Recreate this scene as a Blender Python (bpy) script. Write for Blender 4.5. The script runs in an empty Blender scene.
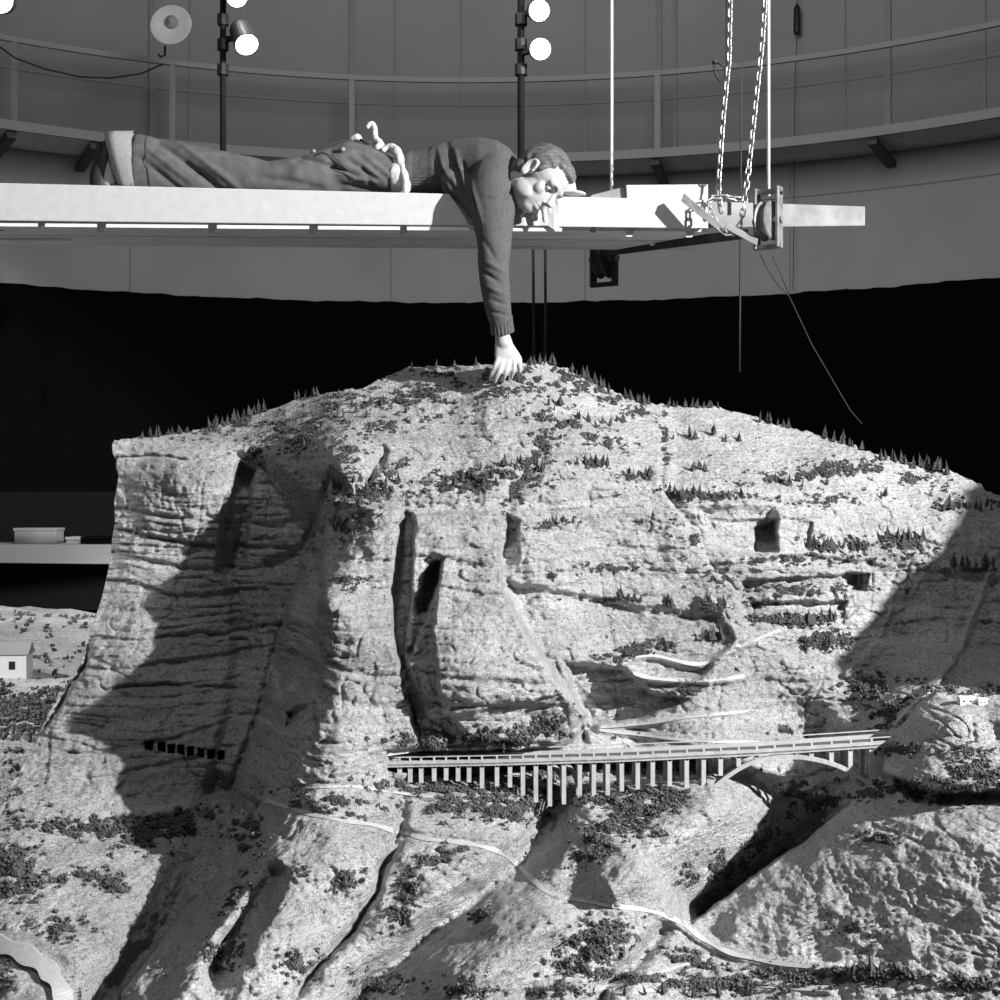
import bpy, bmesh, math, random
import numpy as np
from mathutils import Vector, Matrix

# ------------------------------------------------------------------ camera, world, lights, exposure
F = 1430.0            # focal length in pixels of a 1000 x 1000 frame
CZ = 2.6              # camera height over the hall floor
sc = bpy.context.scene
col = sc.collection
cam_d = bpy.data.cameras.new('camera'); cam_d.sensor_width = 36.0; cam_d.lens = 36.0 * F / 1000.0
cam_d.clip_end = 100
cam = bpy.data.objects.new('camera', cam_d); cam.location = (0, 0, CZ); cam.rotation_euler = (math.pi / 2, 0, 0)
col.objects.link(cam); sc.camera = cam
w = bpy.data.worlds.new('world'); sc.world = w; w.use_nodes = True
w.node_tree.nodes['Background'].inputs[0].default_value = (1, 1, 1, 1)
w.node_tree.nodes['Background'].inputs[1].default_value = 0.085
sc.view_settings.view_transform = 'Standard'; sc.view_settings.look = 'None'
sc.view_settings.gamma = 1; sc.view_settings.use_curve_mapping = False
sc.view_settings.exposure = 0.0

def P(u, v, Y):
    return Vector(((u - 500) / F * Y, Y, CZ + (500 - v) / F * Y))

def aim(o, target):
    o.rotation_euler = (Vector(target) - o.location).to_track_quat('-Z', 'Y').to_euler()

KEY_DIR = Vector((0.72, -0.56, 0.38)).normalized()
KEY_TGT = P(560, 560, 4.7)
def lamp(name, kind, loc, tgt, energy, **kw):
    d = bpy.data.lights.new(name, kind); d.energy = energy; d.color = (1, 1, 1)
    for k, v in kw.items(): setattr(d, k, v)
    o = bpy.data.objects.new(name, d); o.location = loc; col.objects.link(o); aim(o, tgt); return o
key = lamp('key_light', 'SPOT', KEY_TGT + KEY_DIR * 8.5, KEY_TGT, 7300, spot_size=math.radians(41), spot_blend=0.3, shadow_soft_size=0.07)
top_lamp = lamp('top_light', 'SPOT', (-0.6, 0.6, CZ + 5.5), P(500, 480, 5.0), 300, spot_size=math.radians(48), spot_blend=0.4, shadow_soft_size=0.25)
valley_lamp = lamp('valley_light', 'SPOT', (-5.0, 3.0, CZ + 3.2), (-2.6, 6.6, CZ - 0.8), 1500, spot_size=math.radians(42), spot_blend=0.5, shadow_soft_size=0.1)
wallwash = lamp('wall_light', 'AREA', (0.2, 6.0, CZ + 3.9), (0.0, 12.0, CZ + 2.3), 135, size=2.5)

# ------------------------------------------------------------------ helpers
def tag(o, label=None, cat=None, group=None, kind=None):
    if label: o['label'] = label
    if cat: o['category'] = cat
    if group: o['group'] = group
    if kind: o['kind'] = kind
    return o

def mat(name, base, rough=0.8, metal=0.0, var=0.0, scale=20.0, bump=0.0, bscale=None, emit=0.0, detail=6, stretch=None):
    m = bpy.data.materials.new(name); m.use_nodes = True
    nt = m.node_tree; N = nt.nodes; L = nt.links
    b = N['Principled BSDF']
    b.inputs['Base Color'].default_value = (base, base, base, 1)
    b.inputs['Roughness'].default_value = rough; b.inputs['Metallic'].default_value = metal
    if emit:
        b.inputs['Emission Color'].default_value = (1, 1, 1, 1); b.inputs['Emission Strength'].default_value = emit
    if var or bump:
        tc = N.new('ShaderNodeTexCoord'); src = tc.outputs['Object']
        if stretch:
            mp = N.new('ShaderNodeMapping'); mp.inputs['Scale'].default_value = stretch
            L.new(src, mp.inputs['Vector']); src = mp.outputs['Vector']
    if var:
        n = N.new('ShaderNodeTexNoise'); n.inputs['Scale'].default_value = scale; n.inputs['Detail'].default_value = detail
        L.new(src, n.inputs['Vector'])
        r = N.new('ShaderNodeMapRange'); r.inputs['From Min'].default_value = 0.3; r.inputs['From Max'].default_value = 0.7
        r.inputs['To Min'].default_value = base * (1 - var); r.inputs['To Max'].default_value = min(1, base * (1 + var))
        L.new(n.outputs['Fac'], r.inputs['Value'])
        c = N.new('ShaderNodeCombineColor')
        for i in range(3): L.new(r.outputs['Result'], c.inputs[i])
        L.new(c.outputs['Color'], b.inputs['Base Color'])
    if bump:
        n = N.new('ShaderNodeTexNoise'); n.inputs['Scale'].default_value = bscale or scale; n.inputs['Detail'].default_value = 8
        n.inputs['Roughness'].default_value = 0.65
        L.new(src, n.inputs['Vector'])
        bp = N.new('ShaderNodeBump'); bp.inputs['Strength'].default_value = 1.0; bp.inputs['Distance'].default_value = bump
        L.new(n.outputs['Fac'], bp.inputs['Height']); L.new(bp.outputs['Normal'], b.inputs['Normal'])
    return m

def rib_mat(name, base, freq, depth, axis='Z', var=0.1):
    m = mat(name, base, 0.95, var=var, scale=60)
    nt = m.node_tree; N = nt.nodes; L = nt.links; b = N['Principled BSDF']
    tc = N.new('ShaderNodeTexCoord'); wv = N.new('ShaderNodeTexWave'); wv.wave_type = 'BANDS'; wv.bands_direction = axis
    wv.inputs['Scale'].default_value = freq; wv.inputs['Distortion'].default_value = 0.6; wv.inputs['Detail Scale'].default_value = 3
    L.new(tc.outputs['Object'], wv.inputs['Vector'])
    bp = N.new('ShaderNodeBump'); bp.inputs['Distance'].default_value = depth
    L.new(wv.outputs['Fac'], bp.inputs['Height']); L.new(bp.outputs['Normal'], b.inputs['Normal'])
    return m

def link(name, me, m=None, parent=None, smooth=False):
    o = bpy.data.objects.new(name, me); col.objects.link(o)
    if m is not None:
        for mm in (m if isinstance(m, (list, tuple)) else [m]): me.materials.append(mm)
    if parent is not None: o.parent = parent
    if smooth: me.polygons.foreach_set('use_smooth', [True] * len(me.polygons))
    return o

def empty(name, loc=(0, 0, 0)):
    o = bpy.data.objects.new(name, None); o.location = loc; o.empty_display_size = 0.1; col.objects.link(o); return o

class MB:
    """collects shapes (world coordinates) for one mesh"""
    def __init__(s): s.v = []; s.f = []
    def add(s, vs, fs):
        n = len(s.v); s.v += [tuple(p) for p in vs]; s.f += [tuple(i + n for i in f) for f in fs]; return s
    def hexa(s, p):   # 8 corners: bottom 4 (ccw), top 4
        return s.add(p, [(0, 3, 2, 1), (4, 5, 6, 7), (0, 1, 5, 4), (1, 2, 6, 5), (2, 3, 7, 6), (3, 0, 4, 7)])
    def box(s, x0, x1, y0, y1, z0, z1):
        return s.hexa([(x0, y0, z0), (x1, y0, z0), (x1, y1, z0), (x0, y1, z0), (x0, y0, z1), (x1, y0, z1), (x1, y1, z1), (x0, y1, z1)])
    def bar(s, a, b, w, h, up=(0, 0, 1)):
        a = Vector(a); b = Vector(b); d = (b - a).normalized(); up = Vector(up)
        if abs(d.dot(up)) > 0.97: up = Vector((0, 1, 0))
        sd = d.cross(up).normalized(); u2 = sd.cross(d).normalized()
        q = []
        for p in (a, b):
            for i, j in ((-1, -1), (1, -1), (1, 1), (-1, 1)): q.append(p + sd * (i * w / 2) + u2 * (j * h / 2))
        return s.add(q, [(3, 2, 1, 0), (4, 5, 6, 7), (0, 1, 5, 4), (1, 2, 6, 5), (2, 3, 7, 6), (3, 0, 4, 7)])
    def tube(s, pts, r, n=8, closed=False):
        pts = [Vector(p) for p in pts]; m = len(pts)
        rr = r if isinstance(r, (list, tuple)) else [r] * m
        vs = []; prev = None
        for i, p in enumerate(pts):
            if closed: t = pts[(i + 1) % m] - pts[i - 1]
            else: t = pts[min(i + 1, m - 1)] - pts[max(i - 1, 0)]
            t.normalize()
            if prev is None:
                a = Vector((0, 0, 1)) if abs(t.z) < 0.9 else Vector((1, 0, 0))
                nrm = t.cross(a).normalized()
            else:
                nrm = (prev - t * prev.dot(t)).normalized()
            prev = nrm; bn = t.cross(nrm)
            for k in range(n):
                an = 2 * math.pi * k / n
                vs.append(p + (nrm * math.cos(an) + bn * math.sin(an)) * rr[i])
        fs = []
        for i in range(m if closed else m - 1):
            for k in range(n):
                a0 = i * n + k; a1 = i * n + (k + 1) % n; b0 = ((i + 1) % m) * n + k; b1 = ((i + 1) % m) * n + (k + 1) % n
                fs.append((a0, a1, b1, b0))
        if not closed:
            fs.append(tuple(range(n - 1, -1, -1))); fs.append(tuple((m - 1) * n + k for k in range(n)))
        return s.add(vs, fs)
    def cyl(s, a, b, r, n=16, r2=None): return s.tube([a, b], [r, r if r2 is None else r2], n)
    def lathe(s, prof, o, axis, n=28):   # prof: (radius, height along axis)
        o = Vector(o); ax = Vector(axis).normalized()
        a = Vector((0, 0, 1)) if abs(ax.z) < 0.9 else Vector((1, 0, 0))
        e1 = ax.cross(a).normalized(); e2 = ax.cross(e1)
        vs = []; fs = []
        for (r, h) in prof:
            for k in range(n):
                an = 2 * math.pi * k / n
                vs.append(o + ax * h + (e1 * math.cos(an) + e2 * math.sin(an)) * max(r, 1e-4))
        for i in range(len(prof) - 1):
            for k in range(n): fs.append((i * n + k, i * n + (k + 1) % n, (i + 1) * n + (k + 1) % n, (i + 1) * n + k))
        return s.add(vs, fs)
    def ball(s, c, r, n=10):
        c = Vector(c); r = Vector((r, r, r)) if not hasattr(r, '__len__') else Vector(r)
        vs = []; fs = []
        for i in range(n + 1):
            th = math.pi * i / n
            for k in range(2 * n):
                ph = math.pi * k / n
                vs.append((c.x + r.x * math.sin(th) * math.cos(ph), c.y + r.y * math.sin(th) * math.sin(ph), c.z + r.z * math.cos(th)))
        for i in range(n):
            for k in range(2 * n): fs.append((i * 2 * n + k, (i + 1) * 2 * n + k, (i + 1) * 2 * n + (k + 1) % (2 * n), i * 2 * n + (k + 1) % (2 * n)))
        return s.add(vs, fs)
    def build(s, name, m, parent=None, smooth=False, bevel=0.0):
        me = bpy.data.meshes.new(name); 
        org = parent_loc(parent)
        me.from_pydata([(p[0] - org[0], p[1] - org[1], p[2] - org[2]) for p in s.v], [], s.f)
        me.validate(); me.update()
        bm = bmesh.new(); bm.from_mesh(me); bmesh.ops.recalc_face_normals(bm, faces=bm.faces); bm.to_mesh(me); bm.free()
        o = link(name, me, m, parent, smooth)
        if bevel:
            b = o.modifiers.new('bevel', 'BEVEL'); b.width = bevel; b.segments = 2; b.limit_method = 'ANGLE'
        return o

def parent_loc(p):
    x = Vector((0, 0, 0))
    while p is not None:
        x = x + p.location; p = p.parent
    return x

# ------------------------------------------------------------------ noise (numpy)
def _h(ix, iy, iz, seed):
    h = (ix.astype(np.int64) * 374761393 + iy.astype(np.int64) * 668265263 + iz.astype(np.int64) * 2147483647 + seed * 974711) & 0xffffffff
    h = ((h ^ (h >> 13)) * 1274126177) & 0xffffffff
    h = ((h ^ (h >> 16)) * 2246822519) & 0xffffffff
    return ((h ^ (h >> 15)) & 0xffffff) / float(0xffffff)
def vnoise(x, y, z, seed=0):
    x = np.asarray(x, float); y = np.asarray(y, float); z = np.asarray(z, float) + np.zeros_like(x)
    ix = np.floor(x); iy = np.floor(y); iz = np.floor(z)
    fx = x - ix; fy = y - iy; fz = z - iz
    fx = fx * fx * (3 - 2 * fx); fy = fy * fy * (3 - 2 * fy); fz = fz * fz * (3 - 2 * fz)
    r = 0
    for a in (0, 1):
        for b in (0, 1):
            for c in (0, 1):
                wgt = (fx if a else 1 - fx) * (fy if b else 1 - fy) * (fz if c else 1 - fz)
                r = r + wgt * _h(ix + a, iy + b, iz + c, seed)
    return r * 2 - 1
def fbm(x, y, z, oct=4, seed=0, gain=0.5):
    r = 0; a = 1
    for i in range(oct):
        r = r + a * vnoise(x * 2 ** i, y * 2 ** i, z * 2 ** i, seed + i * 7); a *= gain
    return r
def sstep(a, b, x):
    t = np.clip((x - a) / (b - a), 0, 1); return t * t * (3 - 2 * t)

# ------------------------------------------------------------------ materials
def rock_material(name, base=0.46):
    m = bpy.data.materials.new(name); m.use_nodes = True
    nt = m.node_tree; N = nt.nodes; L = nt.links; b = N['Principled BSDF']; b.inputs['Roughness'].default_value = 0.95
    b.inputs['Specular IOR Level'].default_value = 0.1
    tc = N.new('ShaderNodeTexCoord')
    def noise(sc_, det, st=None, rough=0.6):
        n = N.new('ShaderNodeTexNoise'); n.inputs['Scale'].default_value = sc_; n.inputs['Detail'].default_value = det; n.inputs['Roughness'].default_value = rough
        if st:
            mp = N.new('ShaderNodeMapping'); mp.inputs['Scale'].default_value = st; L.new(tc.outputs['Object'], mp.inputs['Vector']); L.new(mp.outputs['Vector'], n.inputs['Vector'])
        else: L.new(tc.outputs['Object'], n.inputs['Vector'])
        return n.outputs['Fac']
    def math_(op, a, b_, c=None):
        n = N.new('ShaderNodeMath'); n.operation = op
        for i, x in enumerate((a, b_, c)):
            if x is None: continue
            if isinstance(x, (int, float)): n.inputs[i].default_value = x
            else: L.new(x, n.inputs[i])
        return n.outputs[0]
    def rng(x, a, b_, c, d):
        n = N.new('ShaderNodeMapRange'); L.new(x, n.inputs['Value'])
        for k, q in zip(('From Min', 'From Max', 'To Min', 'To Max'), (a, b_, c, d)): n.inputs[k].default_value = q
        return n.outputs['Result']
    big = rng(noise(2.2, 5), 0.3, 0.7, 0.78, 1.22)
    lay = rng(noise(3.0, 6, (0.6, 0.6, 9.0)), 0.35, 0.65, 0.85, 1.1)
    spk = rng(noise(75, 4, None, 0.7), 0.50, 0.70, 1.0, 0.38)
    pit = rng(noise(190, 3, None, 0.7), 0.3, 0.7, 0.68, 1.38)
    v = math_('MULTIPLY', math_('MULTIPLY', big, lay), math_('MULTIPLY', spk, pit))
    v = math_('MULTIPLY', v, base)
    c = N.new('ShaderNodeCombineColor')
    for i in range(3): L.new(v, c.inputs[i])
    L.new(c.outputs['Color'], b.inputs['Base Color'])
    b1 = noise(45, 10, (1, 1, 1.8), 0.7)
    b2 = noise(14, 8, (0.7, 0.7, 3.2), 0.65)
    h = math_('ADD', math_('MULTIPLY', b1, 0.024), math_('MULTIPLY', b2, 0.03))
    bp = N.new('ShaderNodeBump'); bp.inputs['Strength'].default_value = 1.0; bp.inputs['Distance'].default_value = 1.0
    L.new(h, bp.inputs['Height']); L.new(bp.outputs['Normal'], b.inputs['Normal'])
    return m

M = {}
M['rock'] = rock_material('plaster_rock', 0.55)
M['valley'] = rock_material('valley_plaster', 0.62)
M['road'] = mat('road_surface', 0.42, 0.9, var=0.1, scale=60)
M['scrub'] = mat('scrub', 0.09, 0.95, var=0.5, scale=40)
M['conifer'] = mat('conifer', 0.05, 0.95, var=0.4, scale=90)
M['wall_up'] = mat('painted_panel_wall', 0.30, 0.9, var=0.06, scale=1.2)
M['wall_low'] = mat('painted_lower_wall', 0.36, 0.9, var=0.06, scale=1.5)
M['seam'] = mat('wall_batten', 0.24, 0.9)
M['rail'] = mat('grey_rail', 0.27, 0.7)
M['ledge'] = mat('ledge_board', 0.55, 0.8, var=0.1, scale=6)
M['bracket'] = mat('dark_bracket', 0.06, 0.7)
M['curtain'] = mat('black_cloth', 0.004, 1.0)
M['curtain'].node_tree.nodes['Principled BSDF'].inputs['Specular IOR Level'].default_value = 0.05
M['curtain'].node_tree.nodes['Principled BSDF'].inputs['Specular IOR Level'].default_value = 0.0
M['floor'] = mat('hall_floor', 0.05, 0.9, var=0.2, scale=2)
M['black'] = mat('black_metal', 0.02, 0.5, 0.3)
M['lampcan'] = mat('lamp_can', 0.07, 0.45, 0.5)
M['bulb'] = mat('lit_lens', 0.9, 0.5, emit=14)
M['dish'] = mat('dish_enamel', 0.62, 0.5, var=0.08, scale=12)
M['plank'] = mat('white_painted_timber', 0.56, 0.7, var=0.06, scale=30, bump=0.0006, bscale=90)
M['plankdull'] = mat('dull_timber', 0.25, 0.8, var=0.25, scale=14)
M['under'] = mat('grey_underboard', 0.62, 0.8, var=0.15, scale=8, stretch=(1, 6, 1))
M['slit_light'] = mat('white_slit_light', 0.85, 0.7)
M['darkbeam'] = mat('dark_beam', 0.035, 0.7, var=0.3, scale=20)
M['steel'] = mat('worn_steel', 0.24, 0.5, 0.35, var=0.3, scale=25)
M['chain'] = mat('chain_steel', 0.5, 0.35, 0.6)
M['rope'] = mat('pale_rope', 0.75, 0.8)
M['wire'] = mat('dark_wire', 0.02, 0.7)
M['skin'] = mat('skin', 0.44, 0.6, var=0.08, scale=30, bump=0.0008, bscale=120)
M['eye'] = mat('eye', 0.3, 0.4)
M['hair'] = mat('combed_hair', 0.12, 0.45, var=0.6, scale=30, bump=0.004, bscale=35, stretch=(1.0, 5, 5))
M['wool'] = mat('grey_wool', 0.085, 0.95, var=0.25, scale=160, bump=0.002, bscale=260)
M['woolrib'] = rib_mat('ribbed_wool', 0.10, 26, 0.006, 'X')
M['woolribx'] = rib_mat('ribbed_wool_hem', 0.10, 26, 0.006, 'Z')
M['denim'] = mat('grey_denim', 0.10, 0.9, var=0.25, scale=25, bump=0.0012, bscale=200)
M['turnup'] = mat('pale_turned_denim', 0.4, 0.9, var=0.12, scale=120, bump=0.001, bscale=200)
M['shoe'] = mat('dark_shoe_leather', 0.03, 0.5)
M['sock'] = mat('pale_sock', 0.45, 0.9, var=0.2, scale=60)
M['shirt'] = mat('white_cloth', 0.6, 0.9, var=0.06, scale=30, bump=0.002, bscale=40)
M['stitch'] = mat('dark_seam', 0.05, 0.9)
M['bridge'] = mat('bridge_concrete', 0.42, 0.8, var=0.15, scale=40)
M['bridged'] = mat('bridge_roadway', 0.10, 0.8, var=0.15, scale=40)
M['tablew'] = mat('pale_bench_edge', 0.85, 0.7)
M['boxgrey'] = mat('grey_box', 0.3, 0.7, var=0.15, scale=5)
M['panel'] = mat('dark_panel', 0.012, 0.9)
M['panel'].node_tree.nodes['Principled BSDF'].inputs['Specular IOR Level'].default_value = 0.0
M['house'] = mat('white_card', 0.8, 0.8)
M['paper'] = mat('pale_paper', 0.55, 0.8)

# ------------------------------------------------------------------ the hall
CX, CYc, R = -0.25, 5.6, 6.4
def on_circle(u, rad):
    """point of the circle of radius rad (far side) seen in the direction of column u"""
    k = (u - 500) / F
    a = k * k + 1; b = -2 * (k * CX + CYc); c = CX * CX + CYc * CYc - rad * rad
    y = (-b + math.sqrt(b * b - 4 * a * c)) / (2 * a)
    return k * y, y
def ring(rad, z0, z1, th, a0=-20, a1=200, n=160, wob=None):
    mb = MB(); vs = []; fs = []
    for i in range(n + 1):
        an = math.radians(a0 + (a1 - a0) * i / n)
        dz = wob(i) if wob else 0
        for (r_, z_) in ((rad, z0), (rad, z1 + dz), (rad + th, z1 + dz), (rad + th, z0)):
            vs.append((CX + r_ * math.cos(an), CYc + r_ * math.sin(an), z_))
    for i in range(n):
        for k in range(4): fs.append((i * 4 + k, i * 4 + (k + 1) % 4, (i + 1) * 4 + (k + 1) % 4, (i + 1) * 4 + k))
    fs.append((0, 1, 2, 3)); fs.append((n * 4 + 3, n * 4 + 2, n * 4 + 1, n * 4))
    return mb.add(vs, fs)

fl = MB().box(-9, 9, -3, 14, -0.1, 0).build('floor', M['floor']); tag(fl, kind='structure')
ZL = CZ + 2.72
wl = ring(R, 0, ZL, 0.15).build('wall_lower', M['wall_low'], smooth=True); tag(wl, kind='structure')
wu = ring(R, ZL, CZ + 6.5, 0.15).build('wall_upper', M['wall_up'], smooth=True); tag(wu, kind='structure')
# vertical battens and seams of the upper wall
sm = MB()
for u, wd in ((152, 0.05), (190, 0.015), (352, 0.05), (395, 0.012), (461, 0.012), (585, 0.012), (659, 0.05), (675, 0.03), (845, 0.012), (888, 0.05), (985, 0.012)):
    x, y = on_circle(u, R - 0.01)
    d = Vector((x - CX, y - CYc, 0)).normalized(); t = Vector((-d.y, d.x, 0))
    sm.bar(Vector((x, y, ZL)), Vector((x, y, CZ + 6.4)), wd, 0.03 if wd > 0.02 else 0.012, up=tuple(d))
tag(sm.build('trim_1', M['seam']), kind='structure')
sm = MB()
for u in (130, 391, 585, 790):
    x, y = on_circle(u, R - 0.004)
    d = Vector((x - CX, y - CYc, 0)).normalized()
    sm.bar(Vector((x, y, CZ + 1)), Vector((x, y, ZL)), 0.008, 0.01, up=tuple(d))
tag(sm.build('trim_2', M['seam']), kind='structure')
tag(ring(R - 0.012, CZ + 3.30, CZ + 3.325, 0.012).build('trim_3', M['seam']), kind='structure')
tag(ring(R - 0.008, CZ + 2.42, CZ + 2.43, 0.008).build('trim_4', M['seam']), kind='structure')
# projecting ledge round the hall, with its fascia and underside brackets
RL = R - 0.55
tag(ring(RL, CZ + 2.70, CZ + 2.73, 0.56).build('trim_5', M['ledge'], smooth=False), kind='structure')
tag(ring(RL - 0.02, CZ + 2.695, CZ + 2.765, 0.03).build('trim_6', M['rail']), kind='structure')
for u in (12, 95, 655, 872, 320):
    x, y = on_circle(u, RL + 0.02); d = Vector((x - CX, y - CYc, 0)).normalized()
    x2, y2 = CX + (R) * d.x, CYc + (R) * d.y
    o = MB().bar((x, y, CZ + 2.67), (x2, y2, CZ + 2.60), 0.07, 0.05).build('ledge_bracket', M['bracket'])
    tag(o, kind='structure'); o.name = 'trim_bracket'
# hand rail
rl = ring(RL, CZ + 3.345, CZ + 3.385, 0.03).build('guard_rail', M['rail'])
tag(rl, 'grey curved hand rail on slim posts running round the upper wall ledge', 'railing')
for u in (15, 173, 352, 657, 1060, -120):
    x, y = on_circle(u, RL + 0.015)
    MB().bar((x, y, CZ + 2.73), (x, y, CZ + 3.35), 0.045, 0.03).build('post', M['rail'], rl)

# black curtain lining the lower wall
rnd = random.Random(3)
def cur():
    mb = MB(); n = 420; vs = []; fs = []
    for i in range(n + 1):
        an = math.radians(-15 + 210 * i / n)
        rr = R - 0.12 + 0.008 * math.sin(i * 0.9) + 0.004 * math.sin(i * 2.3 + 1)
        z1 = CZ + 1.64 + 0.004 * math.sin(i * 0.37) + 0.003 * math.sin(i * 1.3 + 2) + rnd.uniform(-.003, .003)
        for (r_, z_) in ((rr, 0.01), (rr, z1), (rr + 0.02, z1), (rr + 0.02, 0.01)):
            vs.append((CX + r_ * math.cos(an), CYc + r_ * math.sin(an), z_))
    for i in range(n):
        for k in range(4): fs.append((i * 4 + k, i * 4 + (k + 1) % 4, (i + 1) * 4 + (k + 1) % 4, (i + 1) * 4 + k))
    return mb.add(vs, fs).build('backdrop_curtain', M['curtain'], smooth=True)
tag(cur(), 'tall black cloth backdrop hung round the hall behind the model', 'curtain')

# ------------------------------------------------------------------ the mountain: relief of depth over the face
Tn = np.array([(-400, 440), (100, 440), (118, 441), (135, 438), (200, 430), (215, 426), (240, 418), (270, 409), (300, 397), (340, 391), (370, 386), (390, 374), (408, 367), (440, 366), (480, 364), (500, 366), (530, 364),
               (548, 362), (570, 370), (600, 385), (625, 397), (645, 403), (680, 406), (720, 407), (760, 419), (800, 430), (835, 440), (870, 452), (900, 462), (930, 468), (955, 472), (975, 481), (988, 492), (1010, 496), (1060, 505), (1200, 525)], float)
Ln = np.array([(440, 114), (444, 112), (453, 112.5), (457, 117), (466, 116), (474, 118.5), (486, 117), (500, 114), (520, 115), (540, 112), (560, 110), (580, 106), (600, 101), (625, 93), (645, 87), (665, 80), (690, 66), (710, 50), (740, 36), (780, 14), (810, -2), (840, -20), (900, -70), (1060, -230)], float)
def Tv(u): return np.interp(u, Tn[:, 0], Tn[:, 1])
def Lu(v): return np.interp(v, Ln[:, 0], Ln[:, 1])

CP = np.array([
 (100,440,5.45),(200,430,5.5),(300,396,5.6),(410,366,5.5),(500,366,5.28),(545,362,5.42),(640,402,5.55),(760,419,5.55),(900,463,5.5),(1000,495,5.3),(1150,510,5.2),
 (300,430,5.28),(450,430,5.1),(600,430,5.15),(750,455,5.25),(880,490,5.25),
 (115,470,5.38),(140,470,5.32),(180,470,5.22),(215,470,5.2),(112,550,5.36),(150,550,5.26),(200,550,5.24),(240,500,5.22),(290,480,5.2),(240,560,5.24),(290,560,5.2),(100,620,5.2),(140,620,5.1),(200,640,5.14),(260,640,5.1),
 (60,700,5.0),(100,700,4.92),(180,720,4.88),(240,700,4.98),(20,780,4.7),(80,790,4.66),(160,800,4.68),(215,790,4.74),(-60,880,4.4),(0,870,4.2),(60,880,4.15),(130,870,4.25),(-200,1040,4.0),(-60,1000,3.7),(0,990,3.62),(60,990,3.55),(120,990,3.55),
 (335,465,4.82),(400,500,4.75),(500,490,4.82),(600,500,4.92),(700,480,5.05),(800,520,5.0),(900,560,5.05),(1000,560,5.0),(1150,570,5.0),
 (325,600,4.45),(370,600,4.55),(460,600,4.55),(600,600,4.78),(700,600,4.82),(800,610,4.85),(900,650,4.85),(1000,650,4.8),
 (330,700,4.36),(380,690,4.4),(470,680,4.4),(560,690,4.45),(640,690,4.62),(720,680,4.65),(850,690,4.75),(930,672,4.62),(1000,668,4.72),(962,714,4.18),(1010,712,4.12),
 (300,770,4.2),(360,770,4.2),(400,770,4.33),(470,760,4.45),(560,740,4.6),(640,750,4.6),(760,750,4.55),(850,760,4.5),(912,735,4.27),(1000,735,4.12),
 (450,800,4.2),(560,808,4.22),(640,802,4.2),(700,802,4.12),(770,800,4.3),(840,790,4.25),(895,780,4.1),
 (280,850,3.9),(380,850,3.9),(480,850,3.95),(560,870,3.95),(640,850,3.9),(720,870,4.0),(800,850,4.0),(870,830,3.9),(1000,840,3.54),(1150,820,3.5),
 (250,930,3.65),(380,930,3.65),(500,930,3.62),(600,930,3.68),(700,930,3.86),(800,920,3.76),(900,920,3.56),(1000,920,3.36),
 (150,1050,3.35),(300,1050,3.3),(500,1050,3.35),(700,1050,3.4),(900,1050,3.3),(1150,1050,3.2),(-200,1060,3.8)], float)
def _tps(r2): return r2 * np.log(np.maximum(r2, 1e-9))
_n = len(CP); _X = CP[:, :2] / 300.0
_A = np.zeros((_n + 3, _n + 3)); _d2 = ((_X[:, None] - _X[None]) ** 2).sum(-1)
_A[:_n, :_n] = _tps(_d2) + np.eye(_n) * 0.004; _A[:_n, _n] = 1; _A[:_n, _n + 1:] = _X; _A[_n, :_n] = 1; _A[_n + 1:, :_n] = _X.T
_W = np.linalg.solve(_A, np.concatenate([CP[:, 2], [0, 0, 0]]))
def base_depth(u, v):
    x = u / 300.0; y = v / 300.0
    r = _W[_n] + _W[_n + 1] * x + _W[_n + 2] * y
    for i in range(_n): r = r + _W[i] * _tps((x - _X[i, 0]) ** 2 + (y - _X[i, 1]) ** 2)
    return r

def seg_d(u, v, a, b):
    ax, ay = a[:2]; bx, by = b[:2]; dx, dy = bx - ax, by - ay
    t = np.clip(((u - ax) * dx + (v - ay) * dy) / (dx * dx + dy * dy), 0, 1)
    return np.hypot(u - ax - t * dx, v - ay - t * dy), t
def line_d(u, v, pts):
    best = np.full(u.shape, 1e9); par = np.zeros(u.shape)
    for i in range(len(pts) - 1):
        d, t = seg_d(u, v, pts[i], pts[i + 1]); k = d < best
        best = np.where(k, d, best); par = np.where(k, i + t, par)
    return best, par / (len(pts) - 1)
def poly_sd(u, v, pts):     # negative inside
    d, _ = line_d(u, v, list(pts) + [pts[0]])
    ins = np.zeros(u.shape, bool); n = len(pts)
    for i in range(n):
        x0, y0 = pts[i]; x1, y1 = pts[(i + 1) % n]
        c = ((y0 > v) != (y1 > v)) & (u < (x1 - x0) * (v - y0) / (y1 - y0 + 1e-9) + x0); ins ^= c
    return np.where(ins, -d, d)

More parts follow.
